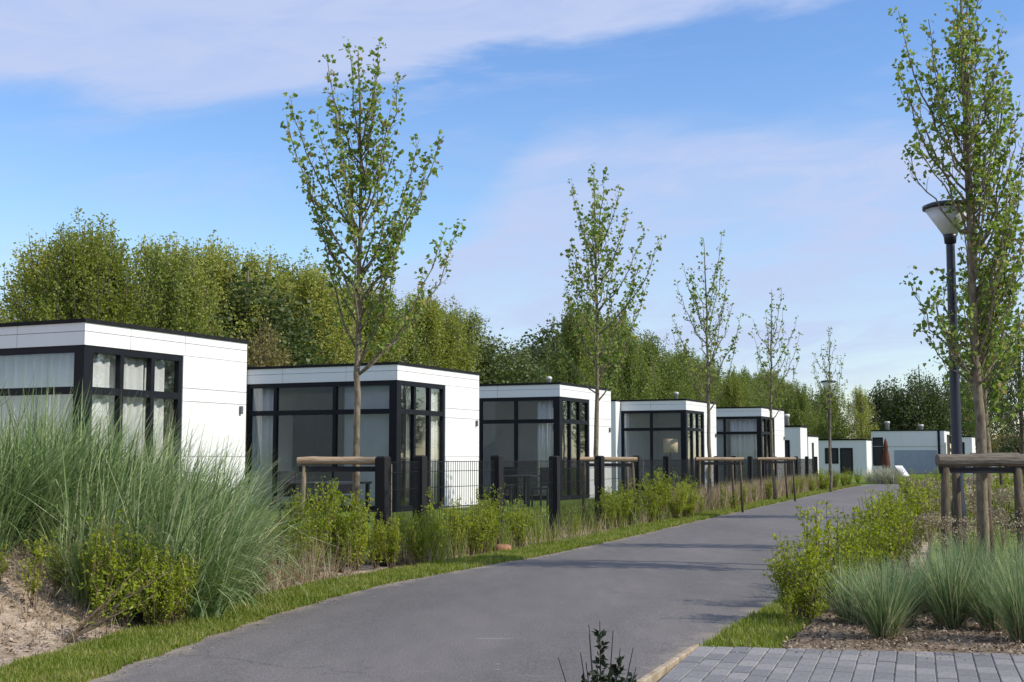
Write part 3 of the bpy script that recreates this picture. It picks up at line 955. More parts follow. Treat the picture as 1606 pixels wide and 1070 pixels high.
# ------------------------------------------------------------------ far buildings at the end of the row
def far_cabin(label, px, Y, W, L, H, front_openings, side_openings=(), name='cabin', flue=None, trim=True, tower=None):
    t_ = thing(name, label, 'cabin', (at(px, Y), Y, 0), ROW, 'small white cabins at the far end')
    MB().box(0, L, 0, W, 0, H - 0.09).build('wall', M['white'], t_)
    rf = MB().box(-0.05, L + 0.03, -0.05, W + 0.03, H - 0.085, H).build('roof', M['roof_black'], t_)
    for (a0, a1, z0, z1) in front_openings:
        w = MB()
        w.box(-0.03, -0.001, a0, a1, z0, z0 + 0.1); w.box(-0.03, -0.001, a0, a1, z1 - 0.1, z1)
        w.box(-0.028, -0.001, a0, a0 + 0.09, z0 + 0.101, z1 - 0.101); w.box(-0.028, -0.001, a1 - 0.09, a1, z0 + 0.101, z1 - 0.101)
        wo = w.build('window', M['black_frame'], t_)
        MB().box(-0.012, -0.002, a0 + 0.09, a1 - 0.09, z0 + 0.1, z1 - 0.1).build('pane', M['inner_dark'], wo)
    for (a0, a1, z0, z1) in side_openings:
        w = MB()
        w.box(a0, a1, -0.03, -0.001, z0, z0 + 0.1); w.box(a0, a1, -0.03, -0.001, z1 - 0.1, z1)
        w.box(a0, a0 + 0.09, -0.028, -0.001, z0 + 0.101, z1 - 0.101); w.box(a1 - 0.09, a1, -0.028, -0.001, z0 + 0.101, z1 - 0.101)
        wo = w.build('window', M['black_frame'], t_)
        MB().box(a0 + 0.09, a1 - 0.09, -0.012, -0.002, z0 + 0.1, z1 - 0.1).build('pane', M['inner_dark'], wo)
    if flue:
        for (fx, fy, fh) in flue:
            MB().lathe([(0.16, H + 0.001), (0.16, H + fh), (0.2, H + fh + 0.02), (0.2, H + fh + 0.16)], 12, (fx, fy)).build('flue', M['pipe'], rf, True)
    return t_


far_cabin('small white cabin with a flue and a narrow dark door', 1254, 66, 3.2, 1.6, 2.85, [(0.55, 1.35, 0.1, 2.1), (1.7, 2.5, 0.8, 2.4)], flue=[(0.8, 0.9, 0.45)])
far_cabin('lowest white extension in front of the cabin with the narrow door', 1266, 68.5, 1.2, 2.6, 2.42, [], [(0.9, 1.3, 0.2, 2.0)])
far_cabin('low white cabin with a dark door behind the far lamp post', 1357, 86, 4.2, 2.0, 2.45, [(0.9, 1.75, 0.1, 1.85), (1.85, 2.75, 0.8, 1.85), (3.3, 4.0, 0.6, 1.9)])
fc8 = far_cabin('wide white building with a grey shutter at the far end', 1479, 94, 5.2, 3.4, 3.25, [(4.35, 5.1, 0.6, 2.7)], [(1.6, 3.2, 0.1, 2.9)], flue=[(1.2, 4.2, 0.5), (1.4, 1.8, 0.25)])
MB().box(-0.05, -0.002, 0.55, 3.55, 0.02, 1.75).build('shutter', M['bin_grey'], fc8)
MB().box(-0.07, -0.003, 0.30, 0.46, 0.0, 3.15).build('downpipe', M['black_frame'], fc8)
MB().box(-0.03, -0.001, 0.02, 5.15, 2.02, 2.05).build('panel_joint', M['backing'], fc8)
far_cabin('white cabin half hidden behind the trunk of the right tree', 1522, 92, 1.4, 2.4, 2.75, [(0.5, 0.95, 0.1, 2.3)])
far_cabin('tiny pale cabin farthest to the right', 1566, 110, 1.6, 1.5, 1.95, [])

# ------------------------------------------------------------------ garden furniture
def chair(label, x, y, rz):
    t_ = thing('garden_chair', label, 'chair', (x, y, 0.012), rz, 'dark garden chairs')
    MB().box(-0.23, 0.23, -0.23, 0.23, 0.42, 0.46).build('seat', M['furn'], t_)
    MB().box(-0.23, 0.23, 0.20, 0.24, 0.50, 0.95).build('backrest', M['furn'], t_)
    for sx in (-0.21, 0.21):
        for sy in (-0.21, 0.21):
            mb = MB(); mb.box(sx - 0.018, sx + 0.018, sy - 0.018, sy + 0.018, 0, 0.42 if sy < 0 else 0.93)
            mb.build('leg', M['furn'], t_)


def table(label, x, y, rz, w=1.5, d=0.85):
    t_ = thing('garden_table', label, 'table', (x, y, 0.012), rz)
    MB().box(-w / 2, w / 2, -d / 2, d / 2, 0.71, 0.75).build('table_top', M['furn'], t_, bevel=0.005)
    for sx in (-1, 1):
        for sy in (-1, 1):
            MB().box(sx * (w / 2 - 0.06) - 0.03, sx * (w / 2 - 0.06) + 0.03, sy * (d / 2 - 0.06) - 0.03, sy * (d / 2 - 0.06) + 0.03, 0, 0.71).build('leg', M['furn'], t_)


table('dark garden table in front of the cabin behind the nearest young tree', at(520, 23.5), 23.5, R(65))
chair('dark garden chair left of the table near the log crossbar', at(468, 23.0), 23.0, R(60))
chair('dark garden chair behind the table near the log crossbar', at(545, 24.8), 24.8, R(10))
table('dark garden table on the lawn before the third cabin', at(826, 32.5), 32.5, R(65), 1.4, 0.8)
chair('dark garden chair between the table and the third cabin door', at(806, 33.6), 33.6, R(150))
chair('dark garden chair at the right end of the third cabin table', at(853, 31.4), 31.4, R(-30))
chair('dark garden chair close to the post of the third cabin', at(789, 32.4), 32.4, R(80))

t_ = thing('table_lamp', 'tan drum lampshade inside the front window of a cabin', 'lamp', (at(1051, 46.9), 46.9, 0.1))
MB().lathe([(0.13, 0), (0.13, 0.03), (0.02, 0.05), (0.02, 1.45)], 14).build('stand', M['furn'], t_)
MB().lathe([(0.26, 1.28), (0.26, 1.78)], 20).build('lamp_shade', M['lampshade'], t_, True)

# closed parasol and small things near the bend
t_ = thing('closed_parasol', 'folded reddish-brown parasol before the wide white building', 'parasol', (at(1387, 74), 74, 0))
MB().lathe([(0.03, 0), (0.03, 2.3)], 8).build('pole', M['log'], t_)
MB().lathe([(0.22, 0.55), (0.26, 0.75), (0.2, 1.3), (0.13, 1.7), (0.16, 1.78), (0.10, 2.05), (0.03, 2.3)], 10).build('canopy', M['brown_cloth'], t_, True)
t_ = thing('sun_chair', 'white slanted sun chair beside the road bend', 'chair', (at(1411, 66), 66, 0), R(20))
t_.scale = (0.75, 0.6, 0.75)
mb = MB(); mb.V = [(-0.3, -0.5, 0.35), (0.3, -0.5, 0.35), (0.3, 0.4, 1.0), (-0.3, 0.4, 1.0), (-0.3, -0.5, 0.41), (0.3, -0.5, 0.41), (0.3, 0.4, 1.06), (-0.3, 0.4, 1.06)]
mb.F = [(0, 3, 2, 1), (4, 5, 6, 7), (0, 1, 5, 4), (1, 2, 6, 5), (2, 3, 7, 6), (3, 0, 4, 7)]
mb.build('backrest', M['white'], t_)
for sx in (-0.27, 0.27):
    MB().tube([(sx, -0.45, 0.0), (sx, -0.45, 0.36)], 0.02).build('leg', M['furn'], t_)
    MB().tube([(sx, 0.5, 0.0), (sx, 0.2, 0.86)], 0.02).build('leg', M['furn'], t_)

# ------------------------------------------------------------------ fence
fence = thing('mesh_fence', 'low black fence of timber posts and wire mesh along the gardens', 'fence', (0, 0, 0))
post_me = {}


def post_mesh(w, h):
    k = (w, h)
    if k not in post_me:
        a, c2 = w / 2, 0.018
        V = [(-a, -a, -0.1), (a, -a, -0.1), (a, a, -0.1), (-a, a, -0.1), (-a, -a, h - c2), (a, -a, h - c2), (a, a, h - c2), (-a, a, h - c2),
             (-a + c2, -a + c2, h), (a - c2, -a + c2, h), (a - c2, a - c2, h), (-a + c2, a - c2, h)]
        Fq = [(0, 3, 2, 1), (8, 9, 10, 11)] + [(i, (i + 1) % 4, 4 + (i + 1) % 4, 4 + i) for i in range(4)] + [(4 + i, 4 + (i + 1) % 4, 8 + (i + 1) % 4, 8 + i) for i in range(4)]
        post_me[k] = new_mesh('post', V, Fq, M['fence_black'])
    return post_me[k]


rp = random.Random(8)
for i, (x, y) in enumerate(FP):
    w = 0.13 if i < 5 else 0.12
    o = link('post', post_mesh(w, 1.24), fence, (x, y, float(ground_z(x, y)) + rp.uniform(-0.02, 0.015)), ROW + rp.uniform(-0.08, 0.08))
    o.rotation_euler = (rp.uniform(-0.014, 0.014), rp.uniform(-0.014, 0.014), ROW + rp.uniform(-0.08, 0.08))


def panel_mesh(length, spacing):
    mb = MB()
    r_ = 0.0028
    nW = int(length / spacing)
    for k in range(nW + 1):
        x = k / nW * length
        mb.box(x - r_, x + r_, -r_, r_, 0.06, 1.16)
    for z in (0.08, 0.33, 0.58, 0.83, 1.03, 1.15):
        mb.box(0, length, r_ + 0.0005, r_ * 3, z - 0.004, z + 0.004)
    return new_mesh('wire_panel', mb.V, mb.F, M['wire'])


for i in range(len(FP) - 1):
    a, b = FPa[i], FPa[i + 1]
    d = b - a
    Ln = float(np.linalg.norm(d))
    o = link('wire_panel', panel_mesh(Ln - 0.12, 0.052), fence, (a[0] + d[0] / Ln * 0.06, a[1] + d[1] / Ln * 0.06, float(ground_z(*((a + b) / 2)))), math.atan2(d[1], d[0]))


# ------------------------------------------------------------------ street lamps
def street_lamp(label, x, y, h, r_=0.05):
    t_ = thing('street_lamp', label, 'street lamp', (x, y, 0), 0, 'street lamps along the road')
    MB().lathe([(0.075, 0), (0.075, 0.7), (0.060, 0.78), (0.055, 1.6), (0.045, h - 0.45), (0.045, h - 0.42)], 18).build('pole', M['lamp_pole'], t_, True)
    hd = MB().lathe([(0.060, h - 0.425), (0.066, h - 0.36), (0.075, h - 0.33)], 18).build('collar', M['lamp_pole'], t_, True)
    MB().lathe([(0.075, h - 0.328), (0.145, h - 0.22), (0.255, h - 0.055)], 24).build('lamp_glass', M['lamp_glass'], t_, True)
    MB().lathe([(0.262, h - 0.053), (0.28, h - 0.05), (0.28, h - 0.012), (0.22, h + 0.012), (0.03, h + 0.02)], 24).build('lamp_cap', M['lamp_pole'], t_, True)


street_lamp('tall dark lamp post with white cone head beside the right tree', at(1498, 13.75), 13.75, 3.93)
street_lamp('small distant lamp post with cone head before the tree belt', at(1300, 47), 47, 4.0)


# ------------------------------------------------------------------ tree stakes
def stake_frame(label, x, y, rz, w, h, logmat, rails=('front',), dia=0.05, depth=None, group='log frames round the young trees', posts=((-1, -1), (1, -1), (1, 1))):
    depth = depth or w * 0.8
    t_ = thing('stake_frame', label, 'tree support', (x, y, float(ground_z(x, y))), rz, group)
    rr = random.Random(int(x * 100 + y))
    hw, hd = w / 2, depth / 2
    for sx, sy in posts:
            px_, py_ = sx * (hw - 0.07), sy * hd
            MB().tube([(px_ + sx * 0.03, py_, -0.1), (px_ + rr.uniform(-0.01, 0.01), py_, h * 0.5), (px_ - sx * 0.01, py_, h - dia)], [dia * 0.72, dia * 0.7, dia * 0.66], 9).build('stake', M['stake'] if logmat is M['log'] and y < 16 else M['stake_dark'], t_, True)

    def rail(a, b):
        a, b = np.array(a), np.array(b)
        pts = [a + (b - a) * s + np.array((0, 0, rr.uniform(-0.004, 0.004))) for s in np.linspace(0, 1, 7)]
        MB().tube(pts, [dia * rr.uniform(0.95, 1.06) for _ in pts], 12).build('crossbar', logmat, t_, False)
    if 'front' in rails:
        rail((-hw, -hd - 0.003, h), (hw, -hd - 0.003, h))
    if 'back' in rails:
        rail((-hw, hd + 0.003, h), (hw, hd + 0.003, h))
    if 'right' in rails:
        rail((hw - 0.07, -hd + dia, h), (hw - 0.07, hd - dia, h))
    if 'left' in rails:
        rail((-hw + 0.07, -hd + dia, h), (-hw + 0.07, hd - dia, h))
    # rubber bands that hold the trunk
    MB().box(-hw + 0.02, hw - 0.02, -hd - 0.02, -hd + 0.012, h - 0.125, h - 0.066).build('tree_tie', M['rubber'], t_)
    return t_


stake_frame('light log frame round the nearest young tree by the fence corner', -1.92, 15.15, R(-3), 1.02, 1.17, M['log'], ('front',), 0.043)
stake_frame('log frame round the second young tree along the fence', at(950, 22.9), 22.9, R(2), 1.0, 1.17, M['log'], ('front',), 0.042)
stake_frame('log frame round the third young tree along the fence', at(1122, 28.6), 28.6, R(2), 1.05, 1.17, M['log'], ('front',), 0.038)
stake_frame('log frame round the fourth young tree along the fence', at(1211, 35.6), 35.6, R(2), 1.05, 1.17, M['log'], ('front',), 0.038)
stake_frame('weathered dark log frame round the large tree on the right', at(1512, 12.95), 12.95, R(4), 0.88, 1.155, M['log_grey'], ('front', 'right'), 0.062, posts=((-1, -1), (1, -1), (1, 1), (0.1, 1)))
stake_frame('brown log frame behind the large tree on the right', at(1546, 24.4), 24.4, R(0), 0.9, 1.22, M['log_grey'], ('front',), 0.055)


# ------------------------------------------------------------------ trees
def bez(a, b, c, nn):
    s = np.linspace(0, 1, nn)[:, None]
    return (1 - s) ** 2 * a + 2 * s * (1 - s) * b + s ** 2 * c


def young_tree(label, x, y, H, seed, tips, rad=0.062, leaf=0.070, dens=1.0, low=2.2, nrand=16, spread=0.8, mtl='leaf_young', lean=0.0, group='young trees planted along the road', clear=None):
    rng = np.random.default_rng(seed)
    t_ = thing('young_tree', label, 'tree', (x, y, float(ground_z(x, y))), 0, group)
    nt = 26
    zz = np.linspace(0, H, nt)
    tx = np.cumsum(rng.normal(0, 0.010, nt)) + lean * zz
    ty = np.cumsum(rng.normal(0, 0.010, nt))
    tx[0] = ty[0] = 0
    TP = np.stack([tx, ty, zz], 1)
    TP[0, 2] = -0.1
    tr_rad = rad * (1 - zz / H) ** 0.85 + 0.005
    tr_rad *= 1 + 0.10 * (rng.random(nt) - 0.3)
    tr_rad[0] *= 1.25
    mb = MB().tube(TP, tr_rad, 9)
    C, O, S = [], [], []

    def trunk_at(z):
        return np.array([np.interp(z, zz, tx), np.interp(z, zz, ty), z])

    allt = [(np.array(tp[:3]), tp[3] if len(tp) > 3 else None) for tp in tips]
    for i in range(nrand):
        s = (i + 0.5) / nrand
        z0 = low + (H * 0.80 - low) * s
        a = i * 2.399 + rng.uniform(-0.4, 0.4)
        ln = (1.75 - 1.05 * s) * rng.uniform(0.75, 1.15)
        rr = spread * (1.0 - 0.55 * s) * rng.uniform(0.55, 1.1)
        tp_ = np.array([rr * math.cos(a), rr * math.sin(a), min(z0 + ln, H * 0.985)])
        if clear and tp_[0] < -0.05 and tp_[2] > 2.7 and z0 < 3.9:
            tp_[0] = abs(tp_[0]) + 0.1
        allt.append((tp_, z0))
    allt.append((TP[-1] + np.array([0, 0, 0.02]), H * 0.62))
    for tip, z0 in allt:
        rxy = math.hypot(tip[0], tip[1])
        if z0 is None:
            z0 = max(low, tip[2] - 1.0 - 0.55 * rxy - rng.uniform(0, 0.4))
        a = trunk_at(z0)
        ctrl = np.array([a[0] + (tip[0] - a[0]) * 0.72, a[1] + (tip[1] - a[1]) * 0.72, z0 + (tip[2] - z0) * 0.38])
        nn = 10
        P = bez(a, ctrl, tip, nn)
        P[1:-1] += rng.normal(0, 0.018, (nn - 2, 3))
        ln = float(np.sum(np.linalg.norm(np.diff(P, axis=0), axis=1)))
        r0 = min(0.34 * rad, 0.005 + 0.0055 * ln)
        if tip is not allt[-1][0]:
            mb.tube(P, np.linspace(r0, 0.0035, nn), 5)
        k = int(ln / 0.085 * dens)
        for j in range(k):
            s = 0.12 + 0.88 * (j + rng.random()) / k
            f = s * (nn - 1)
            i0 = min(int(f), nn - 2)
            p = P[i0] + (P[i0 + 1] - P[i0]) * (f - i0)
            dirb = P[i0 + 1] - P[i0]
            dirb /= np.linalg.norm(dirb) + 1e-9
            side = rng.normal(size=3)
            side[2] = abs(side[2]) * 0.8 + 0.3
            side = side / np.linalg.norm(side)
            tl = rng.uniform(0.03, 0.24) * (1.15 - 0.75 * s)
            q = p + (side * 0.75 + dirb * 0.5) * tl
            if tl > 0.1:
                mb.tube([p, (p + q) / 2 + rng.normal(0, 0.008, 3), q], [0.0035, 0.003, 0.0022], 3, False)
            m_ = rng.integers(2, 6)
            cc = q + rng.normal(0, 0.028, (m_, 3))
            C.append(cc)
            O.append(np.tile(side * 0.6 + np.array([0, 0, -0.25]), (m_, 1)))
            S.append(np.full(m_, leaf * rng.uniform(0.8, 1.15)))
    C, O, S = np.concatenate(C), np.concatenate(O), np.concatenate(S)
    if clear:
        x0, x1, y0, y1, z0, z1 = clear
        k_ = ~((C[:, 0] > x0) & (C[:, 0] < x1) & (C[:, 1] > y0) & (C[:, 1] < y1) & (C[:, 2] > z0) & (C[:, 2] < z1))
        C, O, S = C[k_], O[k_], S[k_]
    mb.build('trunk', M['bark'], t_, True)
    V, Q = leaves_arrays(C, S, rng, aspect=0.95, up=0.35, out=O, fold=0.2, lobed=True)
    link('crown', new_mesh('crown', V, Q, M[mtl]), t_)
    return t_


def px_tips(px0, Y, pts, rs):
    """branch ends given as offsets from a trunk in metres"""
    out = []
    for q in pts:
        px, py = q[0], q[1]
        out.append(((px - px0) / F * Y, rs.uniform(-0.45, 0.45), CAM_H + (718 - py) / F * Y) + tuple(q[2:3]))
    return out


rs = random.Random(4)
young_tree('nearest young tree with upswept leafy branches at the fence corner', at(558, 15.0), 15.0, 6.05, 11,
           px_tips(558, 15.0, [(594, 58), (545, 70), (508, 82), (456, 156), (452, 190), (622, 112), (690, 192), (719, 340), (652, 205), (640, 325), (470, 250), (612, 165), (588, 100),
                               (520, 130), (700, 362), (640, 275), (486, 158), (668, 235), (576, 130), (530, 175), (600, 235), (610, 385), (500, 330)], rs),
           rad=0.044, leaf=0.051, dens=1.65, low=2.15, nrand=14, spread=0.75)
young_tree('second young tree along the fence, a narrow leafy crown', at(937, 22.7), 22.7, 6.35, 23,
           px_tips(937, 22.7, [(953, 255), (900, 275), (930, 290), (976, 285), (1015, 352), (985, 330), (1035, 378), (886, 445), (915, 345), (1005, 400), (1020, 440), (905, 400)], rs),
           rad=0.047, leaf=0.057, dens=1.35, low=2.1, nrand=20, spread=0.9)
young_tree('third young tree along the fence with forked thin crown', at(1110, 28.4), 28.4, 6.1, 35,
           px_tips(1108, 28.4, [(1131, 365), (1066, 440), (1074, 415), (1088, 420), (1136, 405), (1140, 440), (1162, 490), (1150, 475), (1060, 510)], rs),
           rad=0.047, leaf=0.054, dens=0.85, low=2.1, nrand=14, spread=0.85)
young_tree('fourth young tree along the fence, thin and still half bare', at(1213, 35.4), 35.4, 5.85, 47,
           px_tips(1212, 35.4, [(1224, 452), (1200, 490), (1185, 520), (1245, 500), (1250, 525), (1232, 480)], rs), rad=0.046, leaf=0.056, dens=0.6, low=2.1, nrand=12, spread=0.85)
young_tree('fifth young tree along the fence, smallest and thinnest in view', at(1300, 45), 45, 5.75, 59,
           px_tips(1300, 45, [(1303, 513), (1290, 540), (1325, 560), (1275, 570)], rs), rad=0.046, leaf=0.056, dens=0.6, low=2.0, nrand=12, spread=0.85)
young_tree('large leafy young tree at the right edge beside the lamp post', at(1535, 13.1), 13.1, 6.6, 71,
           px_tips(1528, 13.1, [(1440, -20, 4.1), (1402, 122, 3.75), (1412, 95, 3.9), (1428, 205, 3.6), (1590, 105), (1575, 40), (1600, 285), (1608, 320), (1445, 462, 1.95), (1425, 225, 3.45), (1560, -30),
                                (1500, 60), (1450, 90, 3.9), (1585, 200), (1480, 130, 3.4), (1604, 420), (1452, 480, 1.9), (1600, 160), (1520, -60), (1465, 20, 4.1), (1590, 480), (1560, 440), (1442, 436, 2.0), (1462, 505, 1.9), (1482, 420, 2.15), (1600, 515, 1.95), (1585, 545, 1.9), (1500, 470, 1.95), (1555, 380, 2.2), (1602, 350, 2.4), (1598, 380), (1560, 200), (1575, 330)], rs),
           rad=0.056, leaf=0.047, dens=1.55, low=1.9, nrand=34, spread=0.66, lean=-0.008, clear=(-0.78, -0.26, -3, 0.8, 3.42, 4.0))
young_tree('young tree with brownish trunk behind the large right tree', at(1549, 24.6), 24.6, 5.3, 83, [], rad=0.075, leaf=0.085, dens=1.3, low=1.5, nrand=30, spread=0.95, lean=-0.012)
young_tree('young roadside tree beyond the right edge that shades the road', 8.3, 15.5, 6.2, 91, [], rad=0.065, leaf=0.075, dens=1.0, low=2.6, nrand=22, spread=0.75)


def belt_mesh(seed, H, Rw, leaf, nleaf, mtl, shape='poplar', clumps=150):
    rng = np.random.default_rng(seed)
    mb = MB()
    nt = 9
    zz = np.linspace(0, H * 0.9, nt)
    TP = np.stack([np.cumsum(rng.normal(0, 0.05, nt)), np.cumsum(rng.normal(0, 0.05, nt)), zz], 1)
    mb.tube(TP, 0.018 * H * (1 - zz / H) + 0.015, 7)
    C, O = [], []
    per = nleaf // clumps
    for i in range(clumps):
        s = rng.random() ** 0.85
        if shape == 'poplar':
            z0 = H * (0.05 + 0.72 * s)
            prof = (0.55 + 0.9 * s) if s < 0.45 else (0.955 - 0.75 * (s - 0.45) / 0.55)
            a = rng.uniform(0, 2 * np.pi)
            rr = Rw * prof * math.sqrt(rng.random()) * 1.05
            ztip = min(z0 + H * rng.uniform(0.12, 0.26), H * rng.uniform(0.93, 1.02))
            up = 1.0
        else:
            u = rng.normal(size=3)
            u /= np.linalg.norm(u)
            u[2] = abs(u[2]) * 1.1 - 0.25
            q = u * rng.uniform(0.55, 1.0)
            a = math.atan2(q[1], q[0])
            rr = Rw * math.hypot(q[0], q[1])
            ztip = H * (0.48 + 0.52 * q[2])
            z0 = max(0.15 * H, ztip - 0.25 * H)
            up = 0.35
        tip = np.array([rr * math.cos(a), rr * math.sin(a), ztip])
        b0 = np.array([np.interp(z0, zz, TP[:, 0]) + rr * 0.15 * math.cos(a), np.interp(z0, zz, TP[:, 1]) + rr * 0.15 * math.sin(a), z0])
        ctrl = np.array([tip[0] * 0.8, tip[1] * 0.8, z0 + (ztip - z0) * 0.35])
        P = bez(b0, ctrl, tip, 6)
        mb.tube(P, np.linspace(0.035, 0.008, 6), 4, False)
        m_ = int(per * rng.uniform(0.5, 1.5))
        f = 0.25 + 0.75 * rng.random(m_) ** 0.8
        base = bez(b0, ctrl, tip, 40)[(f * 39).astype(int)]
        sg = (0.042 * H if shape != 'poplar' else 0.023 * H) * (1.25 - 0.75 * f)
        cc = base + rng.normal(size=(m_, 3)) * sg[:, None] * np.array([1, 1, 1.3 if shape == 'poplar' else 0.9])
        C.append(cc)
        O.append(np.tile(np.array([math.cos(a) * 0.4, math.sin(a) * 0.4, 0.5 * up]), (m_, 1)))
    if shape == 'poplar':
        # thin upright shoots that fray the outline
        for i in range(34):
            a = rng.uniform(0, 2 * np.pi)
            u = math.sqrt(rng.random())
            rr = Rw * 0.8 * u
            zt_ = H * (1.0 - 0.30 * u * u) * rng.uniform(0.93, 1.03)
            m_ = 46
            f = rng.random(m_)
            lx = rng.normal(0, 0.12)
            cc = np.stack([rr * math.cos(a) + lx * f, rr * math.sin(a) + 0 * f, zt_ - 1.5 * (1 - f)], 1) + rng.normal(size=(m_, 3)) * (0.24 * (1.15 - f))[:, None]
            mb.tube([(rr * math.cos(a), rr * math.sin(a), zt_ - 1.6), (rr * math.cos(a) + lx, rr * math.sin(a), zt_)], [0.014, 0.005], 3, False)
            C.append(cc)
            O.append(np.tile(np.array([0.2, 0, 0.8]), (m_, 1)))
    C, O = np.concatenate(C), np.concatenate(O)
    keep = C[:, 2] > 0.2
    V, Q = leaves_arrays(C[keep], leaf, rng, aspect=0.8, up=0.2, out=O[keep], fold=0.15)
    return new_mesh('trunk', mb.V, mb.F, M['bark_dark'], True), new_mesh('crown', V, Q, M[mtl])


BELT = {}
for k in range(4):
    BELT['p%d' % k] = belt_mesh(100 + k, 10.0, 2.7, 0.098, 18000, 'leaf_poplar', 'poplar', 150)
for k in range(3):
    BELT['m%d' % k] = belt_mesh(200 + k, 10.0, 2.9, 0.108, 16000, 'leaf_mid', 'poplar', 110)
for k in range(2):
    BELT['d%d' % k] = belt_mesh(300 + k, 10.0, 3.4, 0.17, 12000, 'leaf_dark', 'round', 130)
BELT['s0'] = belt_mesh(400, 10.0, 2.2, 0.13, 4200, 'leaf_poplar', 'poplar', 90)
BELT['o0'] = belt_mesh(500, 10.0, 3.0, 0.15, 8000, 'leaf_olive', 'round', 110)
BELT['x0'] = belt_mesh(600, 10.0, 3.0, 0.16, 3600, 'leaf_dark', 'round', 80)


def belt_tree(kind, label, x, y, H, rz, wide=1.0, cat='tree', group=None, name='background_tree'):
    tm, cm = BELT[kind]
    t_ = thing(name, label, cat, (x, y, 0), rz, group)
    t_.scale = (H / 10 * wide, H / 10 * wide, H / 10)
    link('trunk', tm, t_)
    link('crown', cm, t_)
    return t_


TOPS = np.array([(-60, 470), (0, 455), (40, 385), (75, 345), (130, 335), (200, 345), (300, 362), (380, 372), (430, 384), (520, 408), (600, 440), (640, 455), (700, 468), (745, 483), (770, 512),
                 (800, 506), (850, 500), (872, 472), (900, 474), (960, 480), (1010, 500), (1050, 545), (1120, 562), (1180, 578), (1250, 590), (1340, 598), (1500, 600)], float)
rbt = random.Random(21)
tt = -4.0
i = 0
BG = 'trees of the long belt behind the cabins'
while tt < 150:
    x, y = -17 + 0.423 * tt + rbt.uniform(-0.9, 0.9), 51 + 0.906 * tt + rbt.uniform(-0.9, 0.9)
    px = 803 + F * x / y
    ytop = np.interp(px, TOPS[:, 0], TOPS[:, 1]) + rbt.uniform(-4, 26)
    Ht = 1.02 * (CAM_H + (718 - ytop) * y / F)
    if px < 45:
        kind = 's0'
    elif px < 740:
        kind = 'p%d' % (i % 4) if i % 7 in (0, 1, 2, 4, 5) else ('m%d' % (i % 3) if i % 7 == 3 else 'd%d' % (i % 2))
    elif px < 900 or px > 1270:
        kind = 'd%d' % (i % 2)
    else:
        kind = 'm%d' % (i % 3)
    lab = '%s tree from the left end of the tall belt behind the cabins' % ORD[i]
    belt_tree(kind, lab, x, y, Ht, rbt.uniform(0, 6.28), rbt.uniform(1.0, 1.25) * (1.15 if kind[0] == 'd' else 1.0), group=BG)
    tt += rbt.uniform(2.1, 2.9) * (1 + max(0, tt) / 60)
    i += 1
tt = -2.5
i = 0
while tt < 130:
    x, y = -19.6 + 0.423 * tt + rbt.uniform(-0.9, 0.9), 53.2 + 0.906 * tt + rbt.uniform(-0.9, 0.9)
    px = 803 + F * x / y
    ytop = np.interp(px, TOPS[:, 0], TOPS[:, 1]) + rbt.uniform(-4, 22)
    Ht = CAM_H + (718 - ytop) * y / F
    kind = 's0' if px < 30 else ('p%d' % ((i + 2) % 4) if px < 745 else ('d%d' % (i % 2) if px < 900 else 'm%d' % (i % 3)))
    belt_tree(kind, '%s tree from the left in the back row of the tall belt' % ORD[i], x, y, Ht, rbt.uniform(0, 6.28), rbt.uniform(1.15, 1.4), group='back row trees of the belt')
    tt += rbt.uniform(2.4, 3.4) * (1 + max(0, tt) / 50)
    i += 1
# understorey that closes the foot of the belt
tt = -3.0
i = 0
while tt < 120:
    x, y = -15.4 + 0.423 * tt + rbt.uniform(-0.6, 0.6), 50 + 0.906 * tt
    belt_tree('d%d' % (i % 2) if i % 3 else 'm0', '%s low bushy tree from the left along the foot of the belt' % ORD[i], x, y, rbt.uniform(4.2, 5.6), rbt.uniform(0, 6.28), 1.15,
              group='bushy undergrowth trees of the belt', name='bushy_tree')
    tt += rbt.uniform(3.6, 5.0) * (1 + max(0, tt) / 80)
    i += 1
belt_tree('o0', 'olive-brown bushy tree rising behind the roof of the largest cabin', at(405, 44), 44, 6.9, 0.4, 0.72)
belt_tree('m1', 'green tree directly behind the crown of the second young tree', at(905, 60), 60, 8.6, 1.4, 0.9)
belt_tree('m2', 'green bushy tree behind the roof of the lampshade cabin', at(985, 64), 64, 7.7, 2.2, 1.0)
belt_tree('p2', 'light green tree rising behind the fifth cabin', at(1150, 80), 80, 6.6, 0.3, 1.0)
belt_tree('m0', 'rounded green tree left of the far lamp post', at(1252, 95), 95, 7.0, 2.8, 1.1)
belt_tree('m1', 'green tree just behind the far lamp post', at(1300, 100), 100, 7.2, 0.8, 1.1)
belt_tree('p1', 'light green tree before the wide white building', at(1348, 100), 100, 6.9, 1.9, 0.85)
belt_tree('d0', 'dark tree left of the group behind the wide white building', at(1392, 120), 120, 9.4, 0.2, 1.0)
belt_tree('d1', 'broad dark tree right behind the wide white building', at(1440, 116), 116, 10.6, 1.2, 1.05)
belt_tree('d0', 'dark tree between the lamp post and the right trunk', at(1492, 118), 118, 10.2, 3.0, 1.05)
belt_tree('m2', 'green tree behind the trunk of the large right tree', at(1545, 100), 100, 9.8, 2.0, 1.0)
belt_tree('x0', 'sparse dark tree at the far right edge', at(1602, 58), 58, 8.9, 0.5, 0.8)
belt_tree('o0', 'low brownish bush at the far right under the sparse tree', at(1575, 75), 75, 3.4, 1.5, 1.3, name='far_bush', cat='bush')
belt_tree('d1', 'low dark bush at the right edge behind the brown log frame', at(1612, 64), 64, 3.2, 2.5, 1.5, name='far_bush', cat='bush')


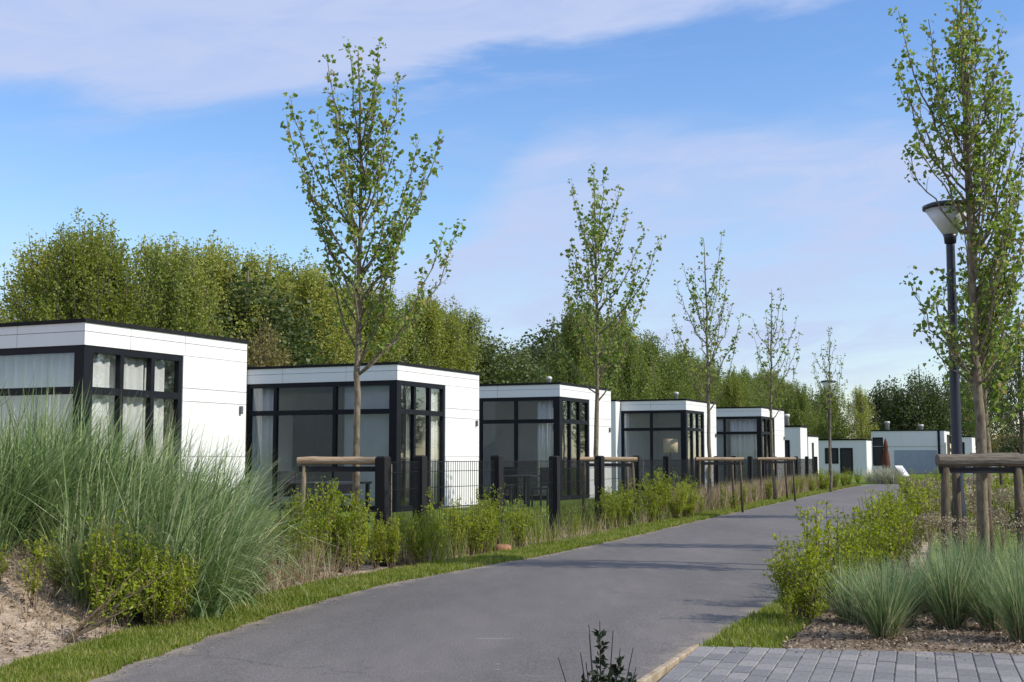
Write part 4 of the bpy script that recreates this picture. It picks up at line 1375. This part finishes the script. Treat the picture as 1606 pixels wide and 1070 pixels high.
for i, (x, y, h, k) in enumerate([(34, 38, 9, 'm0'), (39, 33, 10, 'p1'), (43, 27, 8.5, 'd0'), (30, 44, 8, 'p3'), (47, 22, 10, 'm2'), (36, 46, 10, 'x0')]):
    belt_tree(k, '%s tree beyond the right edge, mirrored in the cabin side windows' % ORD[i], x, y, h, i * 1.1, 1.1, group='trees mirrored in the side windows')

for i in range(9):
    belt_tree(('m0', 'd1', 'p2', 'm2', 'd0')[i % 5], '%s tree of the far belt beyond the right edge' % ORD[i], 58 + 6.2 * i, 122 - 4.5 * i + 2 * (i % 2), 9.0 + (i * 7 % 4) * 0.7, i * 0.9, 1.6, group='far belt beyond the right edge')


# ------------------------------------------------------------------ shrubs
def shrub_meshes(seed, H, Rw, nstem, leaf, per, spread=1.0, bare=0.15):
    rng = np.random.default_rng(seed)
    mb = MB()
    C, O, S = [], [], []
    for i in range(nstem):
        a = i * 2.399 + rng.uniform(-0.5, 0.5)
        rr = Rw * math.sqrt(rng.random()) * spread
        hh = H * rng.uniform(0.6, 1.02)
        b0 = np.array([rng.normal(0, 0.03), rng.normal(0, 0.03), -0.03])
        tip = np.array([rr * math.cos(a), rr * math.sin(a), hh])
        P = bez(b0, np.array([tip[0] * 0.75, tip[1] * 0.75, hh * 0.45]), tip, 8)
        P[1:-1] += rng.normal(0, 0.012, (6, 3))
        mb.tube(P, np.linspace(0.008, 0.002, 8), 4, False)
        nt = 5
        for j in range(nt):
            s = rng.uniform(0.3, 0.95)
            p = P[int(s * 7)]
            d = rng.normal(size=3)
            d[2] = abs(d[2]) + 0.7
            d /= np.linalg.norm(d)
            q = p + d * rng.uniform(0.07, 0.24) * H
            mb.tube([p, q], [0.0035, 0.0015], 3, False)
            m_ = per // 2
            f = rng.random(m_)[:, None]
            C.append(p + (q - p) * f + rng.normal(0, 0.016, (m_, 3)))
            o_ = rng.normal(size=(m_, 3)) * 0.5
            o_[:, 2] += 0.6
            O.append(o_)
        f = bare + (1 - bare) * rng.random(per)
        C.append(bez(b0, np.array([tip[0] * 0.75, tip[1] * 0.75, hh * 0.45]), tip, 40)[(f * 39).astype(int)] + rng.normal(0, 0.02, (per, 3)))
        o_ = rng.normal(size=(per, 3)) * 0.6
        o_[:, 2] += 0.5
        O.append(o_)
    C, O = np.concatenate(C), np.concatenate(O)
    V, Q = leaves_arrays(C, leaf, rng, aspect=0.5, up=0.3, out=O, fold=0.12)
    return new_mesh('stems', mb.V, mb.F, M['twig'], True), new_mesh('foliage', V, Q, M['leaf_shrub'])


SHR = [shrub_meshes(700 + k, 0.9, 0.25, 12, 0.038, 30, bare=0.2) for k in range(4)]
SHN = [shrub_meshes(720 + k, 0.9, 0.13, 6, 0.038, 22, bare=0.3) for k in range(3)]
SHB = [shrub_meshes(740 + k, 0.9, 0.32, 21, 0.034, 36, bare=0.22) for k in range(4)]


def shrub(label, x, y, h, kind, rz, wide=1.0, group=None):
    sm, fm = kind
    t_ = thing('leafy_shrub', label, 'shrub', (x, y, float(ground_z(x, y))), rz, group)
    t_.scale = (h / 0.9 * wide, h / 0.9 * wide, h / 0.9)
    link('stems', sm, t_)
    link('foliage', fm, t_)
    return t_


rsb = random.Random(9)
FS = [(470, 12.9, .72, 'r'), (512, 13.5, .82, 'b'), (600, 14.35, .6, 'r'), (632, 14.9, .62, 'b'), (660, 15.1, .66, 'r'), (728, 16.0, .7, 'r'), (756, 16.4, .62, 'b'), (452, 12.4, .80, 'b'), (492, 12.9, .98, 'b'), (528, 13.3, .95, 'b'), (556, 13.6, .80, 'r'), (582, 14.0, .98, 'n'), (618, 14.1, .78, 'b'), (645, 14.5, .80, 'b'), (672, 14.9, .72, 'r'),
      (698, 15.3, 1.05, 'n'), (716, 15.5, .82, 'r'), (742, 15.9, .78, 'b'), (768, 16.3, .74, 'r'), (790, 16.8, .95, 'n'), (806, 17.0, .85, 'r'), (838, 17.9, .45, 'n'), (900, 19.7, .55, 'n'),
      (955, 21.2, .82, 'b'), (976, 21.9, .86, 'b'), (998, 22.6, .80, 'r'), (1016, 23.2, .90, 'r'), (1034, 23.8, .98, 'b'), (1052, 24.5, .98, 'b'), (1068, 25.3, .90, 'b'), (1084, 26.4, .78, 'r'),
      (1106, 26.9, .62, 'n'), (1130, 28.2, .70, 'n'), (1146, 29.0, .6, 'r'), (1160, 31.2, .78, 'r'), (1176, 33.0, .70, 'n'), (1200, 35.6, .70, 'r'), (1222, 38.2, .72, 'n'), (1240, 40.4, .80, 'b'), (1256, 42.4, .82, 'b'), (1272, 44.0, .78, 'r'),
      (1288, 46, .80, 'b'), (1302, 48.5, .85, 'b'), (1316, 51, .85, 'b'), (1329, 53, .80, 'b'), (1341, 55.5, .80, 'r')]
FS.sort(key=lambda q: q[1])
for i, (px, y, h, k) in enumerate(FS):
    kd_ = {'b': SHB, 'r': SHR, 'n': SHN}[k]
    shrub('%s leafy shrub along the road side of the fence, counted from the dune grass' % ORD[i], at(px, y) + rsb.uniform(-0.12, 0.12), y, h * rsb.uniform(0.78, 1.12), kd_[i % len(kd_)], rsb.uniform(0, 6.28), rsb.uniform(0.7, 1.1),
          'leafy shrubs along the black fence')
DS = [(62, 8.9, .55, 'n'), (98, 9.2, .50, 'n'), (168, 9.0, .80, 'n'), (205, 9.15, .50, 'r'), (255, 9.1, .52, 'b'), (290, 9.4, .56, 'b'), (8, 9.0, .28, 'r'), (230, 9.5, .62, 'r'), (185, 9.3, .72, 'b'), (325, 9.7, .5, 'b'), (272, 9.25, .6, 'b'), (345, 9.9, .55, 'r')]
DL = ['thin yellow-green shrub on the sand left of the tall one', 'thin shrub between the leftmost shrub and the tall one on the sand', 'tallest yellow-green shrub in front of the dune grass',
      'small shrub at the foot of the tallest dune shrub', 'spreading leafy shrub leaning to the right in front of the dune grass', 'dense shrub at the right end of the dune shrubs',
      'low dark shrub on the sand at the left edge', 'shrub behind the spreading one, half hidden by the dune grass', 'dense shrub pressed against the tallest dune shrub', 'rounded shrub lowest to the right among the dune shrubs',
      'bright leafy shrub in the middle of the dune shrubs', 'loose shrub farthest right before the dry straw']
for i, (px, y, h, k) in enumerate(DS):
    kd_ = {'b': SHB, 'r': SHR, 'n': SHN}[k]
    shrub(DL[i], at(px, y), y, h, kd_[i % len(kd_)], rsb.uniform(0, 6.28), 1.05, 'shrubs in front of the dune grass')
t_ = thing('leaning_shrub', 'brown forked stem leaning right over the sand below the dune shrubs', 'shrub', (at(108, 8.4), 8.4, float(ground_z(at(108, 8.4), 8.4))))
rngl = np.random.default_rng(31)
mb = MB()
C, O = [], []
for (tx_, tz_, ty_) in [(0.30, 0.26, 0.10), (0.42, 0.24, 0.05), (0.36, 0.36, 0.2), (0.52, 0.38, 0.15), (0.60, 0.30, 0.0), (0.46, 0.46, 0.1), (0.66, 0.44, 0.1)]:
    P = bez(np.array([0.0, 0, -0.03]), np.array([tx_ * 0.45, ty_ * 0.4, tz_ * 0.45]), np.array([tx_, ty_, tz_]), 9)
    P[1:-1] += rngl.normal(0, 0.008, (7, 3))
    mb.tube(P, np.linspace(0.012, 0.003, 9), 6)
    C.append(P[-4:].repeat(9, 0) + rngl.normal(0, 0.035, (36, 3)))
mb.build('stems', M['twig'], t_, True)
C = np.concatenate(C)
V, Q = leaves_arrays(C, 0.034, rngl, aspect=0.5, up=0.3)
link('foliage', new_mesh('foliage', V, Q, M['leaf_shrub']), t_)
BS = [(1240, 9.5, .62, 'b'), (1262, 9.35, .72, 'r'), (1285, 10.3, .86, 'r'), (1300, 10.6, .60, 'b'), (1325, 10.9, .68, 'b'), (1345, 11.3, .70, 'b'), (1362, 11.8, .88, 'b'), (1384, 12.6, .88, 'b'),
      (1352, 13.4, .62, 'r'), (1408, 14.2, .92, 'b'), (1428, 16.2, .88, 'r'), (1446, 18.5, .85, 'r'), (1232, 9.0, .34, 'n'), (1395, 17.5, .80, 'r'), (1412, 20.5, .85, 'b'), (1432, 24, .9, 'b'), (1380, 27, .5, 'r'),
      (1450, 28, .95, 'b'), (1420, 36, .9, 'b'), (1462, 20, .8, 'b'), (1486, 22, .85, 'b'), (1512, 23, .8, 'r'), (1552, 22, .85, 'b'), (1580, 21, .9, 'b'), (1600, 19, .8, 'r'), (1470, 32, 1.0, 'b'), (1500, 34, 1.0, 'b'), (1560, 33, 1.0, 'b'), (1596, 30, 1.0, 'b')]
BS.sort(key=lambda q: q[1])
for i, (px, y, h, k) in enumerate(BS):
    kd_ = {'b': SHB, 'r': SHR, 'n': SHN}[k]
    shrub('%s yellow-green shrub in the bed right of the road, counting away from the pavers' % ORD[i], at(px, y), y, h, kd_[i % len(kd_)], rsb.uniform(0, 6.28), 1.0, 'shrubs in the bed right of the road')

# twiggy plant close to the camera, its shade put into dark colours
rng = np.random.default_rng(77)
t_ = thing('dark_shrub', 'shade-coloured leafy twigs poking up at the bottom edge before the road', 'shrub', (0.34, 5.0, 0.045))
mb = MB()
C, O = [], []
for (dx, top, leafy) in [(-0.165, .40, .1), (-0.075, .405, .12), (-0.045, .485, .0), (-0.035, .495, .0), (0.0, .525, .85), (0.045, .50, .0), (0.078, .42, .9), (0.128, .425, .05), (0.13, .365, .6), (-0.02, .38, .8), (0.03, .36, .8), (-0.055, .37, .7), (0.06, .33, .8)]:
    b0 = np.array([dx * 0.35, rng.normal(0, 0.03), 0])
    tip = np.array([dx * 1.0, rng.normal(0, 0.05), top])
    P = bez(b0, np.array([dx * 0.6, tip[1] * 0.5, top * 0.5]), tip, 8)
    mb.tube(P, np.linspace(0.0042, 0.0016, 8), 5)
    if leafy:
        k = int(130 * leafy)
        f = 0.25 + 0.66 * rng.random(k) if leafy > 0.3 else 0.3 + 0.45 * rng.random(k)
        base = bez(b0, np.array([dx * 0.6, tip[1] * 0.5, top * 0.5]), tip, 60)[(f * 59).astype(int)]
        a = rng.uniform(0, 6.28, k)
        C.append(base + np.stack([np.cos(a), np.sin(a), 0 * a], 1) * 0.004)
        O.append(np.stack([np.cos(a) * 1.6, np.sin(a) * 1.6, np.full(k, 1.0)], 1))
mb.build('stems', M['twig_shaded'], t_, True)
V, Q = leaves_arrays(np.concatenate(C), 0.031, rng, aspect=0.5, up=0.2, out=np.concatenate(O), fold=0.08)
link('foliage', new_mesh('foliage', V, Q, M['leaf_shaded']), t_)


# ------------------------------------------------------------------ grasses
def tussock_mesh(seed, nb, L, Rb, mtl, width=0.0045, lean=0.55, bend=0.5, K=4, stalks=0):
    rng = np.random.default_rng(seed)
    a = rng.uniform(0, 2 * np.pi, nb)
    r_ = Rb * np.sqrt(rng.random(nb))
    base = np.stack([r_ * np.cos(a), r_ * np.sin(a), np.full(nb, -0.02)], 1)
    az_ = a + rng.normal(0, 0.7, nb)
    ln = L * rng.uniform(0.55, 1.05, nb)
    V, Q = blade_arrays(base, az_, np.abs(rng.normal(0, lean, nb)) * 0.6, np.abs(rng.normal(bend, 0.3, nb)), ln, np.full(nb, width), K, rng)
    return new_mesh('blades', V, Q, M[mtl])


TUS = [tussock_mesh(800 + k, n_b, L_, r_b, 'fescue', 0.0062, ln_, bd_) for k, (n_b, L_, r_b, ln_, bd_) in enumerate([(620, 0.62, 0.06, 0.5, 0.35), (480, 0.56, 0.08, 0.65, 0.3), (680, 0.66, 0.07, 0.45, 0.5), (430, 0.50, 0.05, 0.7, 0.55), (560, 0.60, 0.09, 0.42, 0.25)])]
STR = [tussock_mesh(850 + k, 110, 0.34, 0.10, 'straw', 0.006, 0.9, 0.7) for k in range(2)]
TS = [(1377, 8.35, .95, 'front blue-green grass tussock nearest the pavers'), (1330, 9.1, .92, 'blue-green grass tussock at the left end of the bed'), (1478, 8.85, 1.0, 'blue-green grass tussock in the middle of the bed'),
      (1432, 9.7, .98, 'blue-green grass tussock behind the two front ones'), (1520, 9.5, 1.0, 'blue-green grass tussock right of the middle one, further back'), (1594, 8.2, 1.05, 'blue-green grass tussock at the right edge near the pavers'),
      (1565, 9.8, .95, 'blue-green grass tussock below the dark log frame'), (1618, 9.1, 1.0, 'blue-green grass tussock cut by the right edge'), (1385, 10.4, .8, 'small blue-green grass tussock before the right lawn'), (1405, 8.95, .82, 'low grass tussock between the front one and the middle one'), (1550, 8.7, .85, 'grass tussock halfway between the middle one and the right edge'),
      (1470, 10.6, .9, 'grass tussock hidden behind the middle one'), (1510, 11.2, .9, 'grass tussock at the foot of the left stake'), (1350, 9.7, .8, 'grass tussock against the yellow-green shrubs'), (1600, 10.6, .95, 'grass tussock farthest back at the right edge')]
for i, (px, y, s, lab) in enumerate(TS):
    x = at(px, y)
    t_ = thing('grass_tussock', lab, 'grass tussock', (x, y, 0.05), i * 1.9, 'blue-green tussocks in the bed')
    t_.scale = (s, s, s)
    t_.rotation_euler = (rsb.uniform(-0.14, 0.14), rsb.uniform(-0.14, 0.14), i * 1.9)
    link('blades', TUS[i % 5], t_)
    link('dead_blades', STR[i % 2], t_)

# tall marram grass on the sand bank
rng = np.random.default_rng(900)
parts = []
ncl = 150
for c in range(ncl):
    y = rng.uniform(9.6, 12.6)
    pxc = rng.uniform(-60, 372) if c < 104 else rng.uniform(-420, -60)
    if pxc > 330:
        y = rng.uniform(10.6, 12.8)
    x = at(pxc, y)
    k = int(rng.uniform(50, 175))
    cl_az, cl_b = rng.normal(0, 0.7), rng.uniform(0.4, 1.2) + 0.25 * (pxc > 230)
    a = rng.uniform(0, 2 * np.pi, k)
    r_ = 0.17 * np.sqrt(rng.random(k))
    bx, by = x + r_ * np.cos(a), y + r_ * np.sin(a)
    base = np.stack([bx, by, ground_z(bx, by) - 0.02], 1)
    # wind bends the blades to the right
    wx = np.cos(a) * 0.55 + 0.75
    wy = np.sin(a) * 0.55 - 0.15
    az_ = np.arctan2(wy, wx) + cl_az * (pxc < 250) + rng.normal(0, 0.75, k)
    hs = 1.0 if pxc < 330 else 1.0 - 0.35 * (pxc - 330) / 95
    ln = (0.55 + 0.8 * rng.random(k) ** 1.2) * hs * rng.uniform(0.85, 1.15)
    parts.append(blade_arrays(base, az_, np.abs(rng.normal(0.14, 0.24, k)), np.abs(rng.normal(cl_b, 0.6, k)), ln, rng.uniform(0.009, 0.019, k), 5, rng))
# skirt of shorter drooping blades at the front
for c in range(26):
    pxc = rng.uniform(100, 320)
    y = rng.uniform(9.3, 10.2) + 0.0025 * max(0, pxc - 200)
    x = at(pxc, y)
    k = 90
    a = rng.uniform(0, 2 * np.pi, k)
    bx, by = x + 0.13 * np.cos(a) * rng.random(k), y + 0.13 * np.sin(a) * rng.random(k)
    base = np.stack([bx, by, ground_z(bx, by) - 0.02], 1)
    az_ = np.arctan2(np.sin(a) * 0.7 - 0.35, np.cos(a) * 0.7 + 0.6) + rng.normal(0, 0.4, k)
    parts.append(blade_arrays(base, az_, np.abs(rng.normal(0.3, 0.2, k)), np.abs(rng.normal(1.0, 0.4, k)), rng.uniform(0.4, 0.85, k), rng.uniform(0.008, 0.016, k), 4, rng))
# pale flowering stalks
k = 110
y = rng.uniform(9.8, 12.0, k)
x = at(rng.uniform(-30, 400, k), y)
base = np.stack([x, y, ground_z(x, y)], 1)
parts.append(blade_arrays(base, rng.normal(0.0, 0.6, k), np.abs(rng.normal(0.08, 0.1, k)), np.abs(rng.normal(0.3, 0.15, k)), rng.uniform(1.0, 1.42, k), np.full(k, 0.014), 5, rng))
V, Q = cat_arrays(parts)
link('marram_grass', new_mesh('marram_grass', V, Q, M['marram']), kind='stuff', label='tall blue-green dune grass blowing over the sand bank', category='dune grass')

# dry straw between the dune grass and the fence, and tufts along the fence foot
parts = []


def straw(n_, pxr, yr, ln, lean=0.35, w=0.005):
    y = rng.uniform(*yr, n_)
    x = at(rng.uniform(*pxr, n_), y)
    cx = np.round(x / 0.16) * 0.16
    cy = np.round(y / 0.2) * 0.2
    x = x * 0.45 + cx * 0.55
    y = y * 0.45 + cy * 0.55
    ok = x < xl(y) - 0.62
    x, y = x[ok], y[ok]
    m_ = len(x)
    base = np.stack([x, y, ground_z(x, y) - 0.01], 1)
    parts.append(blade_arrays(base, rng.uniform(0, 6.28, m_), np.abs(rng.normal(0, lean, m_)), rng.normal(0.3, 0.4, m_), rng.uniform(*ln, m_), np.full(m_, w), 3, rng))


straw(3000, (300, 440), (9.8, 11.6), (0.2, 0.6), 0.45, 0.008)
straw(3800, (350, 600), (10.6, 13.0), (0.18, 0.55))
straw(900, (250, 420), (9.2, 10.6), (0.1, 0.35))
straw(1500, (-20, 300), (8.2, 9.8), (0.05, 0.24), 0.9)
tt_ = rng.random(9000) ** 1.3
idx = tt_ * (len(FP) - 1.001)
i0 = idx.astype(int)
pp = FPa[i0] + (FPa[i0 + 1] - FPa[i0]) * (idx - i0)[:, None]
off = rng.uniform(-0.25, 0.62, 9000)
dens_ok = rng.random(9000) < (0.45 + 0.55 * (pp[:, 1] > 27))
pp = np.stack([pp[:, 0] + off * 0.92, pp[:, 1] - off * 0.38], 1)[dens_ok]
m_ = len(pp)
base = np.stack([pp[:, 0], pp[:, 1], np.zeros(m_)], 1)
parts.append(blade_arrays(base, rng.uniform(0, 6.28, m_), np.abs(rng.normal(0, 0.3, m_)), rng.normal(0.3, 0.3, m_), rng.uniform(0.1, 0.4, m_) + 0.30 * (pp[:, 1] > 26), np.full(m_, 0.006) + 0.006 * (pp[:, 1] > 27), 3, rng))
k = 3600
yy_ = rng.uniform(26, 44, k)
xx_ = xl(yy_) - rng.uniform(0.5, 1.0, k)
parts.append(blade_arrays(np.stack([xx_, yy_, np.zeros(k)], 1), rng.uniform(0, 6.28, k), np.abs(rng.normal(0, 0.25, k)), rng.normal(0.3, 0.3, k), rng.uniform(0.25, 0.72, k), np.full(k, 0.012), 3, rng))
V, Q = cat_arrays(parts)
link('dry_grass', new_mesh('dry_grass', V, Q, M['straw']), kind='stuff', label='dry tan grass stems on the sand and along the fence foot', category='dry grass')

parts = []
k = 9000
q = rng.random(k) ** 1.2 * (len(FP) - 1.001)
i0 = q.astype(int)
pp = FPa[i0] + (FPa[i0 + 1] - FPa[i0]) * (q - i0)[:, None]
off = rng.uniform(-0.35, 0.72, k)
wx_, wy_ = pp[:, 0] + off * 0.92, pp[:, 1] - off * 0.38
clump = 0.5 + 0.5 * np.sin(wx_ * 5.1 + wy_ * 2.3) * np.sin(wy_ * 3.7 + 1.0)
sel = rng.random(k) < clump * 0.6
wx_, wy_ = wx_[sel], wy_[sel]
k = len(wx_)
parts.append(blade_arrays(np.stack([wx_, wy_, ground_z(wx_, wy_)], 1), rng.uniform(0, 6.28, k), np.abs(rng.normal(0, 0.2, k)), np.abs(rng.normal(0.35, 0.3, k)), rng.uniform(0.18, 0.62, k), 0.006 + 0.00025 * wy_, 3, rng))
V, Q = cat_arrays(parts)
link('wild_grass', new_mesh('wild_grass', V, Q, M['lawn_blade']), kind='stuff', label='tall green wild grass between the shrubs along the fence', category='wild grass')

# pale grass clumps at the bend
parts = []
for c in range(16):
    y = rng.uniform(58, 66)
    x = at(rng.uniform(1362, 1402), y)
    k = 130
    a = rng.uniform(0, 6.28, k)
    base = np.stack([x + 0.25 * np.cos(a) * rng.random(k), y + 0.25 * np.sin(a) * rng.random(k), np.zeros(k)], 1)
    parts.append(blade_arrays(base, a, np.abs(rng.normal(0, 0.3, k)), np.abs(rng.normal(0.6, 0.3, k)), rng.uniform(0.4, 0.95, k), np.full(k, 0.022), 3, rng))
V, Q = cat_arrays(parts)
link('pale_grass', new_mesh('pale_grass', V, Q, M['pale_blade']), kind='stuff', label='pale grass clumps at the bend of the road', category='pale grass')


# dried flower heads in the right bed
def dry_plant_mesh(seed):
    rng = np.random.default_rng(seed)
    mb = MB()
    C = []
    for i in range(11):
        a = rng.uniform(0, 6.28)
        rr = 0.26 * math.sqrt(rng.random())
        hh = rng.uniform(0.5, 0.92)
        tip = np.array([rr * math.cos(a), rr * math.sin(a), hh])
        P = bez(np.array([0, 0, -0.02]), np.array([tip[0] * 0.5, tip[1] * 0.5, hh * 0.5]), tip, 6)
        mb.tube(P, np.linspace(0.006, 0.003, 6), 4, False)
        q = rng.normal(size=(75, 3)) * np.array([0.055, 0.055, 0.03]) + tip
        C.append(q)
        C.append(P[2:5].repeat(3, 0) + rng.normal(0, 0.03, (9, 3)))
    V, Q = leaves_arrays(np.concatenate(C), 0.026, rng, aspect=0.8, up=0.1)
    return new_mesh('stems', mb.V, mb.F, M['straw'], True), new_mesh('flower_heads', V, Q, M['dry_head'])


DRY = [dry_plant_mesh(950 + k) for k in range(3)]
DP = [(1412, 13.0, .55), (1432, 13.8, .60), (1452, 16.0, .8), (1488, 12.3, .66), (1545, 13.9, .86), (1522, 14.6, .80), (1588, 12.6, .74), (1602, 14.0, .85), (1565, 16.0, .85), (1480, 18.5, .9), (1535, 20.0, .95), (1440, 22, .9)]
for i, (px, y, s) in enumerate(DP):
    t_ = thing('dried_plant', '%s dried tan flower plant in the right bed, counting from the road' % ORD[i], 'dried plant', (at(px, y), y, 0.04), i * 1.3, 'dried plants round the right log frame')
    t_.scale = (s, s, s)
    link('stems', DRY[i % 3][0], t_)
    link('flower_heads', DRY[i % 3][1], t_)


# lawn and verge blades
def lawn_blades(name, label, pts, z, hgt, w):
    n_ = len(pts)
    base = np.stack([pts[:, 0], pts[:, 1], z], 1)
    V, Q = blade_arrays(base, rng.uniform(0, 6.28, n_), np.abs(rng.normal(0, 0.35, n_)), np.abs(rng.normal(0.4, 0.3, n_)), hgt * rng.uniform(0.5, 1.25, n_), w, 2, rng)
    link(name, new_mesh(name, V, Q, M['lawn_blade']), kind='stuff', label=label, category='grass')


n_ = 150000
u = rng.random(n_) ** 2.0
yy = 6.0 + 49 * u
T = np.interp(yy, LED[:, 1], np.arange(len(LED)))
off = rng.uniform(-0.04, 0.62, n_) + 0.05 * wave(yy * 2.3, yy)
sl = np.gradient(LED[:, 0], LED[:, 1])
sl = np.interp(yy, LED[:, 1], sl)
pts = np.stack([xl(yy) - off / np.sqrt(1 + sl**2), yy + off * sl / np.sqrt(1 + sl**2)], 1)
lawn_blades('verge_grass', 'bright short grass strip along the left side of the road', pts, np.full(n_, 0.008), 0.040 + 0.0009 * yy, 0.003 + 0.0005 * yy)

# right verge and lawn patches
def in_poly(P, poly_):
    x, y = P[:, 0], P[:, 1]
    inside = np.zeros(len(P), bool)
    j = len(poly_) - 1
    for i in range(len(poly_)):
        xi, yi = poly_[i]
        xj, yj = poly_[j]
        c = ((yi > y) != (yj > y)) & (x < (xj - xi) * (y - yi) / (yj - yi + 1e-12) + xi)
        inside ^= c
        j = i
    return inside


vr = [(1.14, 8.02), (1.62, 7.92), (1.95, 8.75), (2.45, 10.0), (2.9, 11.2), (3.3, 12.4), (3.05, 12.9), (2.72, 12.2), (2.1, 10.44), (1.53, 9.07)]
cand = np.stack([rng.uniform(1.05, 3.4, 70000), rng.uniform(7.9, 13, 70000)], 1)
pa = cand[in_poly(cand, vr)]
lr = [(3.95, 12.4), (8.5, 11.4), (11, 13), (12, 20), (8.2, 19.5)]
cand = np.stack([rng.uniform(3.9, 12, 60000), rng.uniform(11.4, 20, 60000)], 1)
pb = cand[in_poly(cand, lr)]
pts = np.concatenate([pa, pb])
lawn_blades('grass_right', 'short green grass right of the road round the log frame', pts, np.concatenate([np.full(len(pa), 0.018), np.full(len(pb), 0.05)]), 0.05 + 0.001 * pts[:, 1], 0.0045 + 0.0006 * pts[:, 1])
# garden grass seen through the fence
cand = np.stack([rng.uniform(-6, 12, 60000), rng.uniform(15, 44, 60000)], 1)
fx = np.interp(cand[:, 1], FPa[:, 1], FPa[:, 0])
ok = (cand[:, 0] < fx - 0.1) & (cand[:, 0] > fx - 3.8)
pts = cand[ok]
lawn_blades('garden_grass', 'green garden grass between the fence and the cabins', pts, np.full(len(pts), 0.012), 0.05 + 0.0012 * pts[:, 1], 0.006 + 0.0006 * pts[:, 1])

# bark chips and leaf litter
def chips(n_, X_, Y_, zf, size):
    d = rng.normal(size=(n_, 3)); d[:, 2] *= 0.25
    C = np.stack([X_, Y_, zf + 0.006], 1)
    V, Q = leaves_arrays(C, size, rng, aspect=0.5, up=1.2, out=d, fold=0.1)
    return V, Q


parts = []
bed = [(1.6, 7.89), (3.1, 7.63), (4.4, 7.40), (5, 9), (3.9, 12.3), (2.9, 11.2), (2.45, 10.0), (1.95, 8.75)]
cand = np.stack([rng.uniform(1.5, 5, 14000), rng.uniform(7.3, 11, 14000)], 1)
pc = cand[in_poly(cand, bed)]
parts.append(chips(len(pc), pc[:, 0], pc[:, 1], np.full(len(pc), 0.056), 0.03))
n_ = 9000
q = rng.random(n_) ** 1.3 * (len(FP) - 5.001)
i0 = q.astype(int)
pp = FPa[i0] + (FPa[i0 + 1] - FPa[i0]) * (q - i0)[:, None]
off = rng.uniform(-0.3, 0.95, n_)
cx, cy = pp[:, 0] + off * 0.92, pp[:, 1] - off * 0.38
ok = cx < xl(cy) - 0.5
parts.append(chips(int(ok.sum()), cx[ok], cy[ok], np.zeros(int(ok.sum())), 0.045))
cy = rng.uniform(7.2, 13.5, 9000)
cx = xl(cy) - rng.uniform(0.56, 2.4, 9000)
parts.append(chips(9000, cx, cy, ground_z(cx, cy), 0.034 * rng.random(9000) ** 1.5 + 0.012))
k = 700
cy = rng.uniform(7.2, 12, k)
cx = xl(cy) - rng.uniform(0.6, 2.2, k)
bs = np.stack([cx, cy, ground_z(cx, cy) + 0.008], 1)
parts.append(blade_arrays(bs, rng.uniform(0, 6.28, k), np.full(k, 1.45), rng.normal(0, 0.1, k), rng.uniform(0.06, 0.28, k), np.full(k, 0.007), 3, rng))
# strays on the asphalt edge and the pavers
k = 900
cy = rng.uniform(6.8, 30, k)
cx = xl(cy) + np.abs(rng.normal(0, 0.10, k))
parts.append(chips(k, cx, cy, np.full(k, 0.016), 0.02))
k = 160
cx = rng.uniform(1.2, 3.4, k)
cy = 7.96 - (cx - 1.13) * 0.175 - np.abs(rng.normal(0, 0.16, k))
parts.append(chips(k, cx, cy, np.full(k, 0.062), 0.016))
V, Q = cat_arrays(parts)
link('leaf_litter', new_mesh('leaf_litter', V, Q, M['chip']), kind='stuff', label='brown bark chips and dry litter on the beds', category='leaf litter')

# orange stone by the fence
mb = MB()
mb.lathe([(0.05, -0.02), (0.11, 0.03), (0.10, 0.09), (0.05, 0.12)], 9)
o = mb.build('stone', M['stone'], None, True, (at(788, 16.5), 16.5, 0.0), 0.4, label='small terracotta-coloured stone at the foot of the fence', category='stone')
o.scale = (1.2, 0.8, 0.9)
